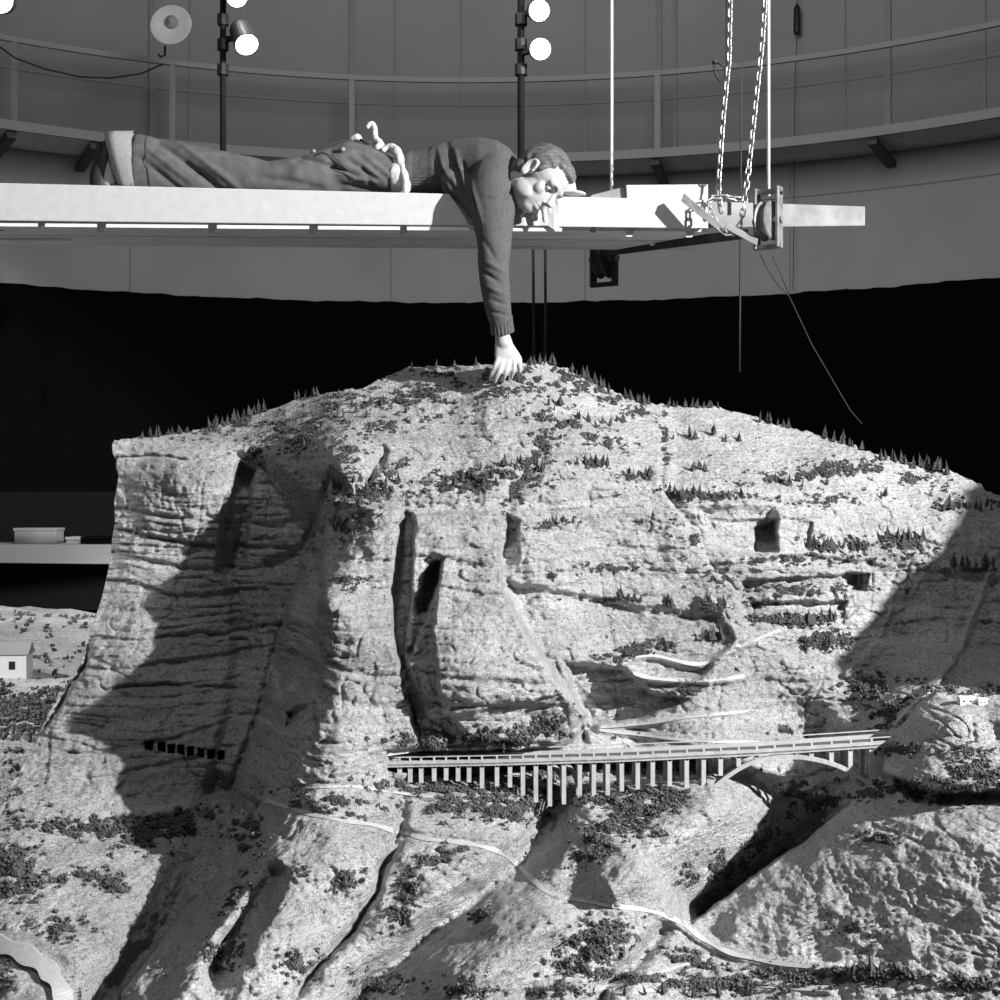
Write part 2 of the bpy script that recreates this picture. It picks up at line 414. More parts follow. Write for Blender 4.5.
# blocks: (outline, how far the rock stands back (+) or out (-), edge softness)
BLOCKS = [
 ([(232,452),(262,450),(290,478),(318,500),(322,560),(318,640),(300,720),(262,770),(225,800),(200,800),(225,700),(232,640),(222,560),(236,520)], 0.10, 10),
 ([(238,462),(256,468),(252,500),(246,560),(228,582),(214,575),(222,520),(232,490)], 0.14, 5),      # alcove in the tower
 ([(262,560),(300,545),(312,600),(300,680),(280,700),(262,640)], 0.06, 8),
 ([(330,495),(404,508),(398,560),(392,600),(400,655),(408,690),(422,752),(400,800),(300,812),(255,812),(285,735),(318,690),(322,620),(320,560)], -0.18, 5),   # front buttress
 ([(402,510),(413,512),(414,560),(411,640),(401,660),(393,652),(391,590),(395,545)], 0.04, 3),           # chimney slot
 ([(428,568),(443,558),(440,585),(428,612),(416,618),(415,600)], 0.16, 3),
 ([(414,514),(500,510),(502,580),(516,612),(533,642),(560,680),(586,716),(580,735),(560,750),(422,752),(408,690),(402,655),(410,600)], -0.16, 3),
 ([(440,560),(498,548),(503,585),(520,625),(545,665),(586,716),(560,745),(470,740),(440,700),(432,640)], -0.05, 3),
 ([(408,662),(440,655),(520,660),(560,655),(572,690),(540,700),(430,720),(415,700)], -0.03, 2),
 ([(505,512),(520,520),(518,545),(506,550)], 0.06, 3),
 ([(505,580),(560,590),(640,605),(720,612),(738,640),(700,680),(640,700),(590,720),(560,690),(530,640)], 0.05, 6),
 ([(566,662),(625,668),(650,690),(690,700),(640,722),(592,726),(576,700)], 0.10, 4),
 ([(753,528),(776,520),(777,552),(755,552)], 0.07, 2),
 ([(664,402),(672,440),(668,488),(705,500),(760,490),(830,470),(760,450),(700,425)], 0.035, 12),
 ([(698,508),(776,505),(777,553),(740,560),(712,545)], 0.06, 9),
 ([(745,560),(800,553),(865,560),(900,570),(880,640),(840,680),(750,640),(740,600)], 0.03, 4),
 ([(895,560),(1000,575),(1100,580),(1100,650),(1000,660),(880,640)], 0.04, 8),
 ([(740,580),(860,572),(858,585),(745,596)], 0.045, 2), ([(750,602),(850,600),(842,612),(752,613)], 0.05, 2), ([(845,572),(870,575),(868,592),(848,592)], 0.05, 2),
 ([(878,744),(902,728),(920,705),(936,690),(950,697),(1000,700),(1150,695),(1150,775),(1000,790),(930,792),(885,775),(870,765)], -0.08, 3),
 ([(870,768),(930,790),(1000,792),(1150,780),(1150,800),(1000,806),(930,806),(875,795)], 0.06, 4),
 ([(286,712),(316,700),(318,740),(298,752),(284,748)], 0.10, 4),
 ([(150,815),(230,800),(190,850),(90,850),(50,830),(90,815)], 0.04, 8),
 ([(395,770),(470,778),(560,800),(545,830),(470,838),(410,825),(390,800)], 0.03, 5),
 ([(386,750),(432,746),(432,772),(388,772)], 0.08, 3),
 ([(388,768),(470,764),(560,761),(705,758),(712,775),(690,782),(640,783),(600,790),(575,796),(556,800),(536,795),(500,781),(430,776),(398,772)], 0.15, 3),
 ([(114,456),(150,454),(190,457),(228,451),(232,455),(190,461),(150,458),(114,460)], 0.025, 1.5),
]
LINES = [  # (polyline, depth amplitude (+ back), width px)
 ([(333,462),(322,500),(300,560),(282,620),(268,680),(248,745),(225,800)], 0.07, 5),
 ([(282,640),(262,730),(232,800),(190,870),(150,930),(105,1000),(80,1060)], 0.10, 20),
 ([(225,820),(180,900),(120,985)], 0.06, 8),
 ([(300,845),(255,905),(195,985),(150,1060)], -0.17, 24),
 ([(285,865),(268,890),(245,925),(225,955),(215,985)], 0.2, 13),
 ([(360,830),(310,890),(262,960),(220,1050)], -0.10, 26),
 ([(405,800),(402,830),(382,868),(376,890),(352,930),(318,965),(285,1010)], 0.10, 6),
 ([(560,790),(545,830),(520,868),(470,905),(420,945),(370,985),(330,1050)], 0.27, 19),
 ([(410,850),(440,900),(400,925)], -0.03, 18),
 ([(570,905),(520,945),(470,985),(430,1050)], -0.17, 24),
 ([(640,905),(590,960),(540,1050)], -0.06, 30),
 ([(740,790),(690,830),(640,870),(590,895)], -0.15, 24),
 ([(868,770),(820,825),(770,865),(715,900),(680,928)], 0.10, 25),
 ([(672,926),(655,945),(632,965),(605,990),(590,1040)], 0.10, 8),
 ([(880,800),(820,850),(775,880),(745,910),(720,945)], -0.04, 13),
 ([(663,404),(662,440),(661,486),(676,508),(700,530),(704,555),(720,575),(738,592),(744,625),(735,650),(716,672),(706,700)], 0.018, 2.2),
 ([(545,445),(525,480),(505,512)], 0.04, 10), ([(385,455),(370,480),(372,492)], 0.04, 4),
 ([(330,470),(345,490),(335,520),(320,540)], 0.06, 6),
 ([(580,715),(584,742)], 0.10, 4), ([(1000,545),(975,610),(960,650),(930,690),(905,715)], -0.03, 4),
 ([(88,640),(84,665),(60,705),(40,735)], 0.06, 3),
 ([(150,640),(200,632),(245,640)], 0.02, 3), ([(100,690),(160,684),(240,690)], 0.03, 3),
 ([(500,512),(502,580),(518,613),(560,680),(587,716)], -0.02, 3),
]
EDGES = [  # (polyline running down, step in depth, how far it dies away in px, side that stands back: 1 right, -1 left)
 ([(500,508),(502,580),(517,612),(534,642),(560,680),(588,716),(582,742)], 0.13, 34, 1),
 ([(396,655),(403,664),(409,690),(414,720),(424,752)], 0.07, 17, 1),
 ([(440,556),(436,585),(424,625),(408,662)], 0.09, 16, -1),
 ([(663,404),(662,440),(661,486),(676,508),(700,530),(704,555),(720,575),(738,592),(744,625),(735,650),(716,672),(706,700)], 0.04, 30, 1),
 ([(890,762),(850,803),(800,845),(755,875),(715,905),(688,928)], 0.42, 62, -1),
 ([(272,778),(240,845),(205,893),(165,935),(125,990),(105,1060)], 0.30, 34, -1),
 ([(350,478),(336,500),(325,535),(318,600),(317,650),(316,700)], 0.10, 20, -1),
 ([(392,450),(376,466),(368,490)], 0.05, 16, -1),
 ([(778,518),(777,555)], 0.09, 30, -1), ([(814,520),(808,552)], 0.04, 20, -1), ([(865,573),(864,592)], 0.05, 20, -1),
 ([(408,822),(402,838),(382,868),(376,890),(352,930),(318,965),(285,1010)], 0.06, 16, 1),
 ([(262,452),(272,480),(292,500),(300,530)], 0.06, 20, -1), ([(228,455),(222,500),(214,560)], 0.05, 16, 1),
]
GAL = [(149, 7.5), (161.5, 7), (171.5, 6.5), (181, 6), (190.5, 6), (201, 6), (211, 6.5), (221, 6)]
ROADS = []
def depth(u, v, fine=True):
    u = np.asarray(u, float); v = np.asarray(v, float)
    wu_ = u + 5 * fbm(u / 55., v / 55., 1.5, 3, 5); wv_ = v + 5 * fbm(u / 55., v / 55., 7.5, 3, 9)
    ru = u + 1.8 * fbm(u / 14., v / 14., 2.5, 3, 15); rv = v + 1.8 * fbm(u / 14., v / 14., 8.5, 3, 19)
    D = base_depth(u, v)
    for pts, a, s in BLOCKS:
        p = np.array(pts); k = (u > p[:, 0].min() - 20) & (u < p[:, 0].max() + 20) & (v > p[:, 1].min() - 20) & (v < p[:, 1].max() + 20)
        if not k.any(): continue
        sd = poly_sd(ru[k], rv[k], pts)
        D[k] += a * (1 - sstep(-s, s * 0.4, sd)) * (1 - sstep(725, 800, v[k]) if a == -0.18 else 1.0)
    for pts, a, s in LINES:
        p = np.array(pts); m_ = s * 3.2
        k = (u > p[:, 0].min() - m_) & (u < p[:, 0].max() + m_) & (v > p[:, 1].min() - m_) & (v < p[:, 1].max() + m_)
        if not k.any(): continue
        d, t = line_d(wu_[k] if s > 7 else ru[k], wv_[k] if s > 7 else rv[k], pts)
        env = np.minimum(1, np.minimum(t, 1 - t) * 6 + 0.25)
        D[k] += a * env * np.exp(-(d / s) ** 2 * (1.0 if s > 7 else 1.6))
    for pts, a, wd, sd_ in EDGES:
        p = np.array(pts); m_ = wd * 3.5; k = (u > p[:, 0].min() - m_) & (u < p[:, 0].max() + m_) & (v > p[:, 1].min() - m_) & (v < p[:, 1].max() + m_)
        if not k.any(): continue
        uu, vv = ru[k], rv[k]; best = np.full(uu.shape, 1e9); s_ = np.zeros(uu.shape); par = np.zeros(uu.shape); nseg = len(pts) - 1
        for i in range(nseg):
            d, t = seg_d(uu, vv, pts[i], pts[i + 1]); b_ = d < best - 1e-6
            cr_ = -((pts[i + 1][0] - pts[i][0]) * (vv - pts[i][1]) - (pts[i + 1][1] - pts[i][1]) * (uu - pts[i][0]))
            s_ = np.where(b_, cr_, s_); best = np.where(b_, d, best); par = np.where(b_, i + t, par)
        sg = np.where(s_ * sd_ > 0, best, -best)
        env = sstep(0, 0.12, par / nseg) * (1 - sstep(0.88, 1.0, par / nseg)) * 0.999
        D[k] += a * env * sstep(-1.5, 2.0, sg) * np.exp(-np.maximum(sg, 0) / wd)
    if not fine: return D
    D0 = D.copy()
    X = (u - 500) / F * D; Z = (500 - v) / F * D
    top = Tv(u)
    cliff = sstep(20, 90, v - top) * (1 - 0.75 * sstep(760, 860, v)) + 0.15
    towr = (1 - sstep(225, 330, u)) * (1 - sstep(700, 800, v))
    # layered strata: ledges that step out and undercut
    q = Z * 12.0 + 0.9 * fbm(X * 1.3, Z * 1.3, 3.3, 3, 31) + X * 0.35
    fr = q - np.floor(q); lv = _h(np.floor(q), np.floor(X * 1.2 + 0.7 * vnoise(Z * 3, X, 0, 4)), np.zeros_like(q), 77)
    D -= cliff * (0.016 + 0.010 * towr) * lv * (sstep(0, 0.16, fr) * (1 - sstep(0.75, 1.0, fr)))
    q2 = Z * 34.0 + 1.6 * fbm(X * 2.3, Z * 2.3, 5.3, 3, 37); fr2 = q2 - np.floor(q2)
    D -= cliff * (0.006 + 0.010 * towr) * sstep(0, 0.3, fr2) * (1 - sstep(0.8, 1, fr2)) * (0.4 + 0.6 * vnoise(X * 5, Z * 20, 0, 3))
    # slope relief, weathered lumps
    D += 0.034 * fbm(X * 2.5, Z * 2.5, D0 * 2.5, 4, 3)
    low = sstep(740, 840, v) * (1 - 0.72 * sstep(690, 770, u) * sstep(770, 800, v))
    rg = 1 - np.abs(fbm(X * 3.2 + Z * 2.2, Z * 1.6 - X * 0.6, D0 * 2.5, 4, 12))
    D += low * (0.030 * (rg - 0.6) + 0.011 * fbm(X * 7 + Z * 3, Z * 6, D0 * 6, 4, 71, 0.6) + 0.009 * fbm(X * 26, Z * 26, D0 * 20, 3, 73, 0.7))
    D += 0.012 * (1 - 0.5 * sstep(690, 770, u) * sstep(770, 800, v)) * fbm(X * 11, Z * 13, D0 * 10, 4, 23, 0.6)
    cr = np.abs(vnoise(X * 9 + 0.6 * vnoise(X * 20, Z * 20, 0, 8), Z * 22, 0.2, 51)); D += cliff * 0.010 * (1 - sstep(0, 0.14, cr))
    cv = np.abs(vnoise(X * 6 + 0.5 * vnoise(X * 3, Z * 4, 0, 18), Z * 1.6, 4.2, 53)); D += cliff * 0.006 * (1 - sstep(0, 0.08, cv))
    D += 0.004 * fbm(X * 45, Z * 60, D0 * 30, 3, 27, 0.7)
    for pts, wpx in ROADS:
        p = np.array(pts); k = (u > p[:, 0].min() - 14) & (u < p[:, 0].max() + 14) & (v > p[:, 1].min() - 14) & (v < p[:, 1].max() + 14)
        if not k.any(): continue
        d, t = line_d(u[k], v[k], pts); b_ = 1 - sstep(wpx * 0.6, wpx * 1.3 + 1.5, d)
        D[k] = D[k] * (1 - b_) + (D0[k] - 0.012) * b_
    for cu, wd in GAL:      # row of gallery openings in the left cliff
        cvv = 745.5 + (cu - 149) * 0.135
        k = (np.abs(u - cu) < wd / 2) & (np.abs(v - cvv) < 4.4)
        D[k] += 0.16
    return D

def smooth_pts(pts, n=8):
    out = []
    p = [pts[0]] + list(pts) + [pts[-1]]
    for i in range(1, len(p) - 2):
        for k in range(n):
            t = k / n; a, b, c, d = [np.array(q, float) for q in p[i - 1:i + 3]]
            out.append(tuple(0.5 * ((2 * b) + (-a + c) * t + (2 * a - 5 * b + 4 * c - d) * t * t + (-a + 3 * b - 3 * c + d) * t ** 3)))
    out.append(tuple(p[-2])); return out
ROAD_DEFS = [
 ('road', [(256,796),(290,808),(330,818),(370,824),(400,832),(430,839),(465,843),(495,850),(515,862),(532,880),(550,893),(590,902),(650,911),(680,922),(705,940),(735,954),(780,963),(838,970)], 5),
 ('road', [(-10,943),(15,950),(40,964),(55,980),(66,1003)], 20),
 ('footpath', [(352,786),(400,793),(460,800),(520,806),(558,812)], 3),
 ('footpath', [(262,796),(300,788),(350,786)], 3),
 ('footpath', [(600,727),(640,724),(690,717),(748,711)], 3),
 ('footpath', [(600,730),(650,736),(700,741),(760,742)], 3),
 ('footpath', [(745,676),(710,680),(660,679),(632,672),(626,662),(650,655),(700,664),(735,648),(780,630)], 4),
 ('footpath', [(998,560),(985,595),(972,625),(950,665),(925,690),(895,722)], 3.5),
 ('footpath', [(700,960),(600,990)], 2.5),
 ('footpath', [(640,992),(700,984),(760,986),(830,990)], 4),
]
ROADS += [(smooth_pts(q, 4), wd) for _, q, wd in ROAD_DEFS]
NU, NV = 820, 500
tt = np.linspace(0, 1, NV) ** 1.0; ss = np.linspace(0, 1, NU)
vl = 440 + tt * 615
UL = Lu(vl)
U = UL[:, None] + ss[None, :] * (1130 - UL[:, None])
V = Tv(U) + tt[:, None] * (1055 - Tv(U))
DD = depth(U.ravel(), V.ravel()).reshape(U.shape)
# rows behind the crest and columns behind the left edge, so that the model is a solid from the side too
def grid_pts(U_, V_, D_): return np.stack([(U_ - 500) / F * D_, D_, CZ + (500 - V_) / F * D_], -1)
G = grid_pts(U, V, DD)
# crest bumps
G[0, :, 2] += 0.008 * fbm(U[0] / 9., U[0] * 0, 0.5, 3, 61)
backs = []
for k, (dy, dz) in enumerate(((0.06, 0.012), (0.16, 0.04), (0.35, 0.14), (0.6, 0.4), (0.9, 0.9), (1.15, 1.6))):
    g = G[0].copy(); g[:, 1] += dy + 0.03 * vnoise(U[0] / 30., U[0] * 0 + k, 0, 5); g[:, 2] -= dz; backs.append(g)
G = np.concatenate([np.stack(backs[::-1]), G], 0)
lefts = []
for k, (dy, du) in enumerate(((0.05, 3), (0.14, 8), (0.3, 18), (0.55, 40), (0.9, 80))):
    g = G[:, 0].copy(); px = g[:, 0] / g[:, 1] + du / F; g[:, 1] += dy; g[:, 0] = px * g[:, 1]
    g[:, 2] -= 0.01 + dy * 0.25; lefts.append(g)
G = np.concatenate([np.stack(lefts[::-1], 1), G], 1)
# skirt down to the hall floor at the front, the back and the sides
def drop(row, dy=0.0): r_ = row.copy(); r_[..., 2] = 0.0; r_[..., 1] += dy; return r_
G = np.concatenate([drop(G[:1], 0.1), G, drop(G[-1:], -0.05)], 0)
rgt = G[:, -1].copy(); rgt[:, 1] += 0.0; rgt[:, 0] += 0.35; rgt[:, 2] = 0.0
lft = G[:, 0].copy(); lft[:, 1] += 0.2; lft[:, 2] = 0.0
G = np.concatenate([lft[:, None], G, rgt[:, None]], 1)
def grid_mesh(name, G):
    nv, nu = G.shape[:2]
    me = bpy.data.meshes.new(name)
    idx = np.arange(nv * nu).reshape(nv, nu)
    q = np.stack([idx[:-1, :-1], idx[1:, :-1], idx[1:, 1:], idx[:-1, 1:]], -1).reshape(-1, 4)
    me.vertices.add(nv * nu); me.vertices.foreach_set('co', G.reshape(-1).astype(np.float32))
    me.loops.add(q.size); me.loops.foreach_set('vertex_index', q.ravel().astype(np.int32))
    me.polygons.add(len(q)); me.polygons.foreach_set('loop_start', np.arange(0, q.size, 4, dtype=np.int32))
    me.polygons.foreach_set('loop_total', np.full(len(q), 4, np.int32))
    me.update(calc_edges=True); me.polygons.foreach_set('use_smooth', [True] * len(q)); return me
mtn = link('mountain_model', grid_mesh('mountain_model', G), M['rock'])
tag(mtn, 'huge plaster model of a layered rocky mountain filling the lower hall', 'mountain model')

def S(u, v, off=0.0):
    """point on the rock face in the direction (u, v), stood off towards the viewer"""
    d = float(depth(np.array([float(u)]), np.array([float(v)]))[0]) - off
    return P(u, v, d)
def SS(us, vs, off=0.0):
    d = depth(np.array(us, float), np.array(vs, float)) - off
    return [P(a, b, c) for a, b, c in zip(us, vs, d)]

# unseen spur added beyond the right edge, profiled to cast shade across the slope
def spur():
    n, m = 60, 50; g = np.zeros((m, n, 3))
    xs = np.linspace(1.45, 3.9, n); 
    for j in range(m):
        t = j / (m - 1)
        for i, x in enumerate(xs):
            g[j, i] = (x, 3.55 + 1.3 * t, 0)
    X = g[..., 0]; Yy = g[..., 1]
    h = SPUR_H(X) * np.exp(-((Yy - 4.15) / 0.28) ** 6)
    h = h + 0.05 * fbm(X * 5, Yy * 5, 0.3, 4, 90) * (h > 0.5)
    g[..., 2] = np.maximum(h, 0.0) + 0.001
    me = grid_mesh('shade_spur', g); me.flip_normals()
    return link('shade_spur', me, M['rock'], mtn)
def SPUR_H(X): return CZ + np.interp(X, [1.45, 1.70, 1.86, 1.99, 2.41, 2.82, 3.4, 4.0], [-0.7, -0.5, -0.25, 0.05, 0.35, 0.75, 1.05, 1.1])
spur()

# roads and paths laid on ledges of the rock: ribbons that follow the face
def road(name, pts, wpx):
    pp = smooth_pts(pts, 8); vs = []; n = len(pp)
    for i, p in enumerate(pp):
        a, b_ = pp[max(i - 1, 0)], pp[min(i + 1, n - 1)]; t = np.array([b_[0] - a[0], b_[1] - a[1]], float); t /= np.linalg.norm(t) + 1e-9
        nn = np.array([-t[1], t[0]]); nn = -nn if nn[1] < 0 else nn
        w_ = wpx * 0.5 * (0.85 + 0.2 * math.sin(i * 0.7)); q = [(p[0] + nn[0] * k * w_, p[1] + nn[1] * k * w_) for k in (1, -1)]
        d = depth(np.array([k[0] for k in q]), np.array([k[1] for k in q]), False) - (0.016 if wpx < 10 else 0.04)
        lo = P(q[0][0], q[0][1], d[0]); hi = P(q[1][0], q[1][1], d[1] + 0.004)
        view = Vector((lo.x, lo.y, 0)).normalized(); vs += [lo + view * 0.02, lo, hi, hi + view * 0.02]
    fs = []
    for i in range(n - 1):
        for k in range(4): fs.append((i * 4 + k, i * 4 + (k + 1) % 4, i * 4 + 4 + (k + 1) % 4, i * 4 + 4 + k))
    fs += [(0, 1, 2, 3), tuple((n - 1) * 4 + k for k in (3, 2, 1, 0))]
    return MB().add(vs, fs).build(name, M['road'], mtn, smooth=False)
for nm, q, wd in ROAD_DEFS: road(nm, q, wd)

# ------------------------------------------------------------------ valley of the model to the left
def valley_h(x, y):
    z = CZ - 0.74 - 0.05 * (9 - y) + 0.05 * fbm(x * 0.9, y * 0.9, 0.2, 4, 14) + 0.02 * fbm(x * 5, y * 5, 0.7, 3, 16)
    z = z + 0.16 * np.exp(-((y - 8.4) / 0.5) ** 2) * (0.6 + 0.4 * vnoise(x * 1.2, y, 0, 6)) - 1.2 * (1 - sstep(5.0, 5.25, y + 0.1 * vnoise(x * 4, y, 0, 2)))
    return z
gx, gy = np.meshgrid(np.linspace(-5.2, -1.2, 330), np.linspace(9.3, 4.85, 300))
gz = valley_h(gx, gy); gz[0] = 0; gz[-1] = 0; gz[:, 0] = 0; gz[:, -1] = 0
val = link('valley_model', grid_mesh('valley_model', np.stack([gx, gy, gz], -1)), M['valley'])
tag(val, 'low pale model landscape stretching back to the left of the mountain', 'valley model')
def VP(u, v):     # where the view direction meets the valley surface
    y = 5.0
    for _ in range(600):
        x = (u - 500) / F * y; z = CZ + (500 - v) / F * y
        if z <= float(valley_h(np.array([x]), np.array([y]))[0]) and y > 5.2: break
        y += 0.012
    return Vector((x, y, z))
# little buildings
def house(c, lx, ly, h, rot, label, flat=False, group=None):
    e = empty('model_house', c); tag(e, label, 'model house', group)
    cr, sr = math.cos(rot), math.sin(rot)
    def W(x, y, z): return (c[0] + x * cr - y * sr, c[1] + x * sr + y * cr, c[2] + z)
    MB().hexa([W(-lx, -ly, -0.03), W(lx, -ly, -0.03), W(lx, ly, -0.03), W(-lx, ly, -0.03), W(-lx, -ly, h), W(lx, -ly, h), W(lx, ly, h), W(-lx, ly, h)]).build('wall', M['house'], e)
    k = 1.1
    if flat: MB().hexa([W(-lx * k, -ly * k, h), W(lx * k, -ly * k, h), W(lx * k, ly * k, h), W(-lx * k, ly * k, h), W(-lx * k, -ly * k, h + .006), W(lx * k, -ly * k, h + .006), W(lx * k, ly * k, h + .006), W(-lx * k, ly * k, h + .006)]).build('roof', M['house'], e)
    else: MB().add([W(-lx * k, -ly * k, h), W(lx * k, -ly * k, h), W(lx * k, ly * k, h), W(-lx * k, ly * k, h), W(-lx * k, 0, h * 1.5), W(lx * k, 0, h * 1.5)], [(0, 1, 5, 4), (2, 3, 4, 5), (0, 4, 3), (1, 2, 5), (3, 2, 1, 0)]).build('roof', M['boxgrey'], e)
    for q in (-0.5, 0.4): MB().hexa([W(lx * (q - .13), -ly - .002, h * .35), W(lx * (q + .13), -ly - .002, h * .35), W(lx * (q + .13), -ly + .003, h * .35), W(lx * (q - .13), -ly + .003, h * .35), W(lx * (q - .13), -ly - .002, h * .7), W(lx * (q + .13), -ly - .002, h * .7), W(lx * (q + .13), -ly + .003, h * .7), W(lx * (q - .13), -ly + .003, h * .7)]).build('window', M['black'], e)
    return e
house(VP(6, 676), 0.11, 0.07, 0.11, 0.1, 'white gabled model house on the pale valley ground at the left edge')
c = S(966, 703); house(c, 0.022, 0.012, 0.014, 0.1, 'tiny white flat-roofed model building left of its twin on the spur above the bridge end', True)
c = S(982, 704); house(c, 0.013, 0.010, 0.012, 0.1, 'tiny white flat-roofed model building right of its twin on the spur above the bridge end', True)

# bench behind the valley with boxes
e = empty('display_bench', (-3.6, 9.75, 0)); tag(e, 'long bench with a pale front edge behind the model valley', 'bench')
zt = CZ - 0.30
MB().box(-3.9, -2.0, 9.6, 10.1, zt - 0.02, zt).build('top', M['tablew'], e)
MB().hexa([(-3.9, 9.58, zt - .115), (-2.0, 9.58, zt - .135), (-2.0, 9.6, zt - .135), (-3.9, 9.6, zt - .115), (-3.9, 9.58, zt), (-2.0, 9.58, zt), (-2.0, 9.6, zt), (-3.9, 9.6, zt)]).build('front_edge', M['tablew'], e)
MB().box(-3.9, -2.0, 9.75, 9.8, zt - 0.45, zt - 0.02).build('back_panel', M['panel'], e)
for x in (-3.8, -2.6): MB().box(x, x + .06, 9.65, 9.71, 0, zt - 0.02).build('leg', M['panel'], e)
def carton(u0, u1, v0, Y, d, label, m='boxgrey', lip=0.0):
    x0 = (u0 - 500) / F * Y; x1 = (u1 - 500) / F * Y; h = CZ + (500 - v0) / F * Y
    e = empty('storage_box', ((x0 + x1) / 2, Y + d / 2, zt)); tag(e, label, 'box')
    MB().box(x0, x1, Y, Y + d, zt + .001, h - 0.02).build('body', M[m], e, bevel=0.006)
    MB().box(x0 - .006, x1 + .006, Y - .006, Y + d + .006, h - .02, h).build('lid', M[m], e, bevel=0.004)
carton(14, 55, 528, 9.75, 0.2, 'grey lidded box on the bench, leftmost of the three')
carton(66, 79, 537, 9.7, 0.2, 'small pale box in the middle of three on the bench', 'tablew')
carton(81, 118, 536.5, 9.72, 0.22, 'low dark-grey box on the bench beside the cliff edge', 'panel')
pn = MB().box(-3.85, -1.8, 10.3, 10.34, 0, CZ + 0.06).build('screen_panel', M['panel']); tag(pn, 'low dark screen standing behind the bench on the left', 'screen')

# ------------------------------------------------------------------ bridge
br = empty('model_bridge', P(640, 760, 4.35)); tag(br, 'long model bridge on many slender piers with one arch at its right end', 'model bridge')
def BY(u): return 4.30 + (u - 388) / 507.0 * -0.05
def bz(u):   # height of the deck's near top edge
    v = np.interp(u, [388, 500, 620, 760, 895], [761.5, 759.5, 756.0, 749.5, 740.5]); return CZ + (500 - v) / F * BY(u)
BU = [384 + i * (900 - 384) / 40 for i in range(41)]
def strip(name, y0, y1, z0, z1, m, us=BU):
    mb = MB(); vs = []; fs = []
    for u in us:
        Y = BY(u); x = (u - 500) / F * Y; z = bz(u)
        vs += [(x, Y + y0, z + z0), (x, Y + y1, z + z0), (x, Y + y1, z + z1), (x, Y + y0, z + z1)]
    for i in range(len(us) - 1):
        for k in range(4): fs.append((i * 4 + k, i * 4 + (k + 1) % 4, i * 4 + 4 + (k + 1) % 4, i * 4 + 4 + k))
    fs += [(0, 1, 2, 3), tuple((len(us) - 1) * 4 + k for k in (3, 2, 1, 0))]
    return mb.add(vs, fs).build(name, M[m], br)
strip('deck', 0.0, 0.13, -0.014, -0.009, 'bridged')
strip('beam', 0.0, 0.012, -0.018, 0.0, 'bridge')
strip('beam', 0.118, 0.130, -0.018, 0.0, 'bridge')
strip('handrail', 0.002, 0.006, 0.010, 0.013, 'bridge')
strip('handrail', 0.124, 0.128, 0.010, 0.013, 'bridge')
posts = MB()
PIERS = [(399.5,773),(410,778),(421,779),(434,777),(446,776),(458,777),(469,778),(482,784),(497,782),(510,783),(523,791),(536,798),(550,802),(564,800),(580,799),(594,796),(608,791),(622,787),(638,785),
         (653,782),(670,782),(687,783),(704,792),(721,776),(739,767),(757,760),(775,757),(794,757),(812,758),(832,763),(851,770),(872,781)]
for u, vb in PIERS:
    Y = BY(u); z1 = bz(u) - 0.012; z0 = CZ + (500 - vb) / F * Y - (0.014 if u < 706 or u > 870 else 0.0)
    x = (u - 500) / F * Y
    for y in (0.004, 0.112): MB().box(x - .0065, x + .0065, Y + y, Y + y + .012, z0, z1).build('pier', M['bridge'], br)
    mb = MB().box(x - .005, x + .005, Y + .004, Y + .124, z1 - .012, z1 - .002).build('cross_beam', M['bridge'], br)
    MB().box(x - .003, x + .003, Y + .002, Y + .008, bz(u) - .002, bz(u) + .0125).build('rail_post', M['bridge'], br)
arch = [(704, 797), (716, 786), (730, 775), (743, 767), (757, 761), (775, 757.5), (794, 757), (812, 759), (832, 764), (851, 772), (868, 783), (876, 790)]
for y in (0.006, 0.116):
    mb = MB(); pts = [P(u, v, BY(u)) + Vector((0, y, 0)) for u, v in smooth_pts(arch, 4)]
    for a, b_ in zip(pts[:-1], pts[1:]): mb.bar(a, b_ + (b_ - a) * 0.1, 0.014, 0.012, up=(0, 0, 1))
    mb.build('arch_rib', M['bridge'], br)
for uu in (548, 562):
    mb = MB(); pts = [P(u, v, 4.5) for u, v in smooth_pts([(uu, 762), (uu + 8, 768), (uu + 14, 778), (uu + 17, 790)], 4)]
    mb.tube(pts, 0.009, 6).build('curved_strut', M['bridge'], br)
ab = MB().hexa([P(376, 758, 4.22), P(428, 750, 4.36), P(428, 750, 4.42), P(376, 758, 4.30), P(376, 752, 4.22), P(428, 745, 4.36), P(428, 745, 4.42), P(376, 752, 4.30)]).build('abutment_slab', M['bridge'], br)

# ------------------------------------------------------------------ scrub (uncountable) and conifers (counted)
rs = np.random.RandomState(11)
def conifer_mesh(name, seed, tiers=5, fat=0.3):
    r = random.Random(seed); mb = MB(); mb.cyl((0, 0, -0.15), (0, 0, 0.3), 0.035, 5)
    lean = (r.uniform(-.08, .08), r.uniform(-.08, .08))
    for t in range(tiers):
        z0 = 0.1 + 0.72 * t / tiers; z1 = z0 + 0.42; rad = fat * (1 - t / (tiers + 0.6)) * r.uniform(0.8, 1.15); n = 9
        vs = [(lean[0] * z1, lean[1] * z1, min(z1, 1.05))]
        for k in range(n):
            a = 2 * math.pi * k / n + r.uniform(-.15, .15); q = rad * (1.0 if k % 2 else 0.55) * r.uniform(0.8, 1.2)
            vs.append((lean[0] * z0 + q * math.cos(a), lean[1] * z0 + q * math.sin(a), z0 + r.uniform(-.04, .04)))
        vs.append((lean[0] * z0, lean[1] * z0, z0 + 0.08))
        mb.add(vs, [(0, 1 + k, 1 + (k + 1) % n) for k in range(n)] + [(n + 1, 1 + (k + 1) % n, 1 + k) for k in range(n)])
    me = bpy.data.meshes.new(name); me.from_pydata(mb.v, [], mb.f); me.materials.append(M['conifer']); me.update(); return me
CM = [conifer_mesh('conifer', s, t, f) for s, t, f in ((1, 5, .30), (2, 6, .24), (3, 4, .36), (4, 5, .27), (5, 3, .22))]
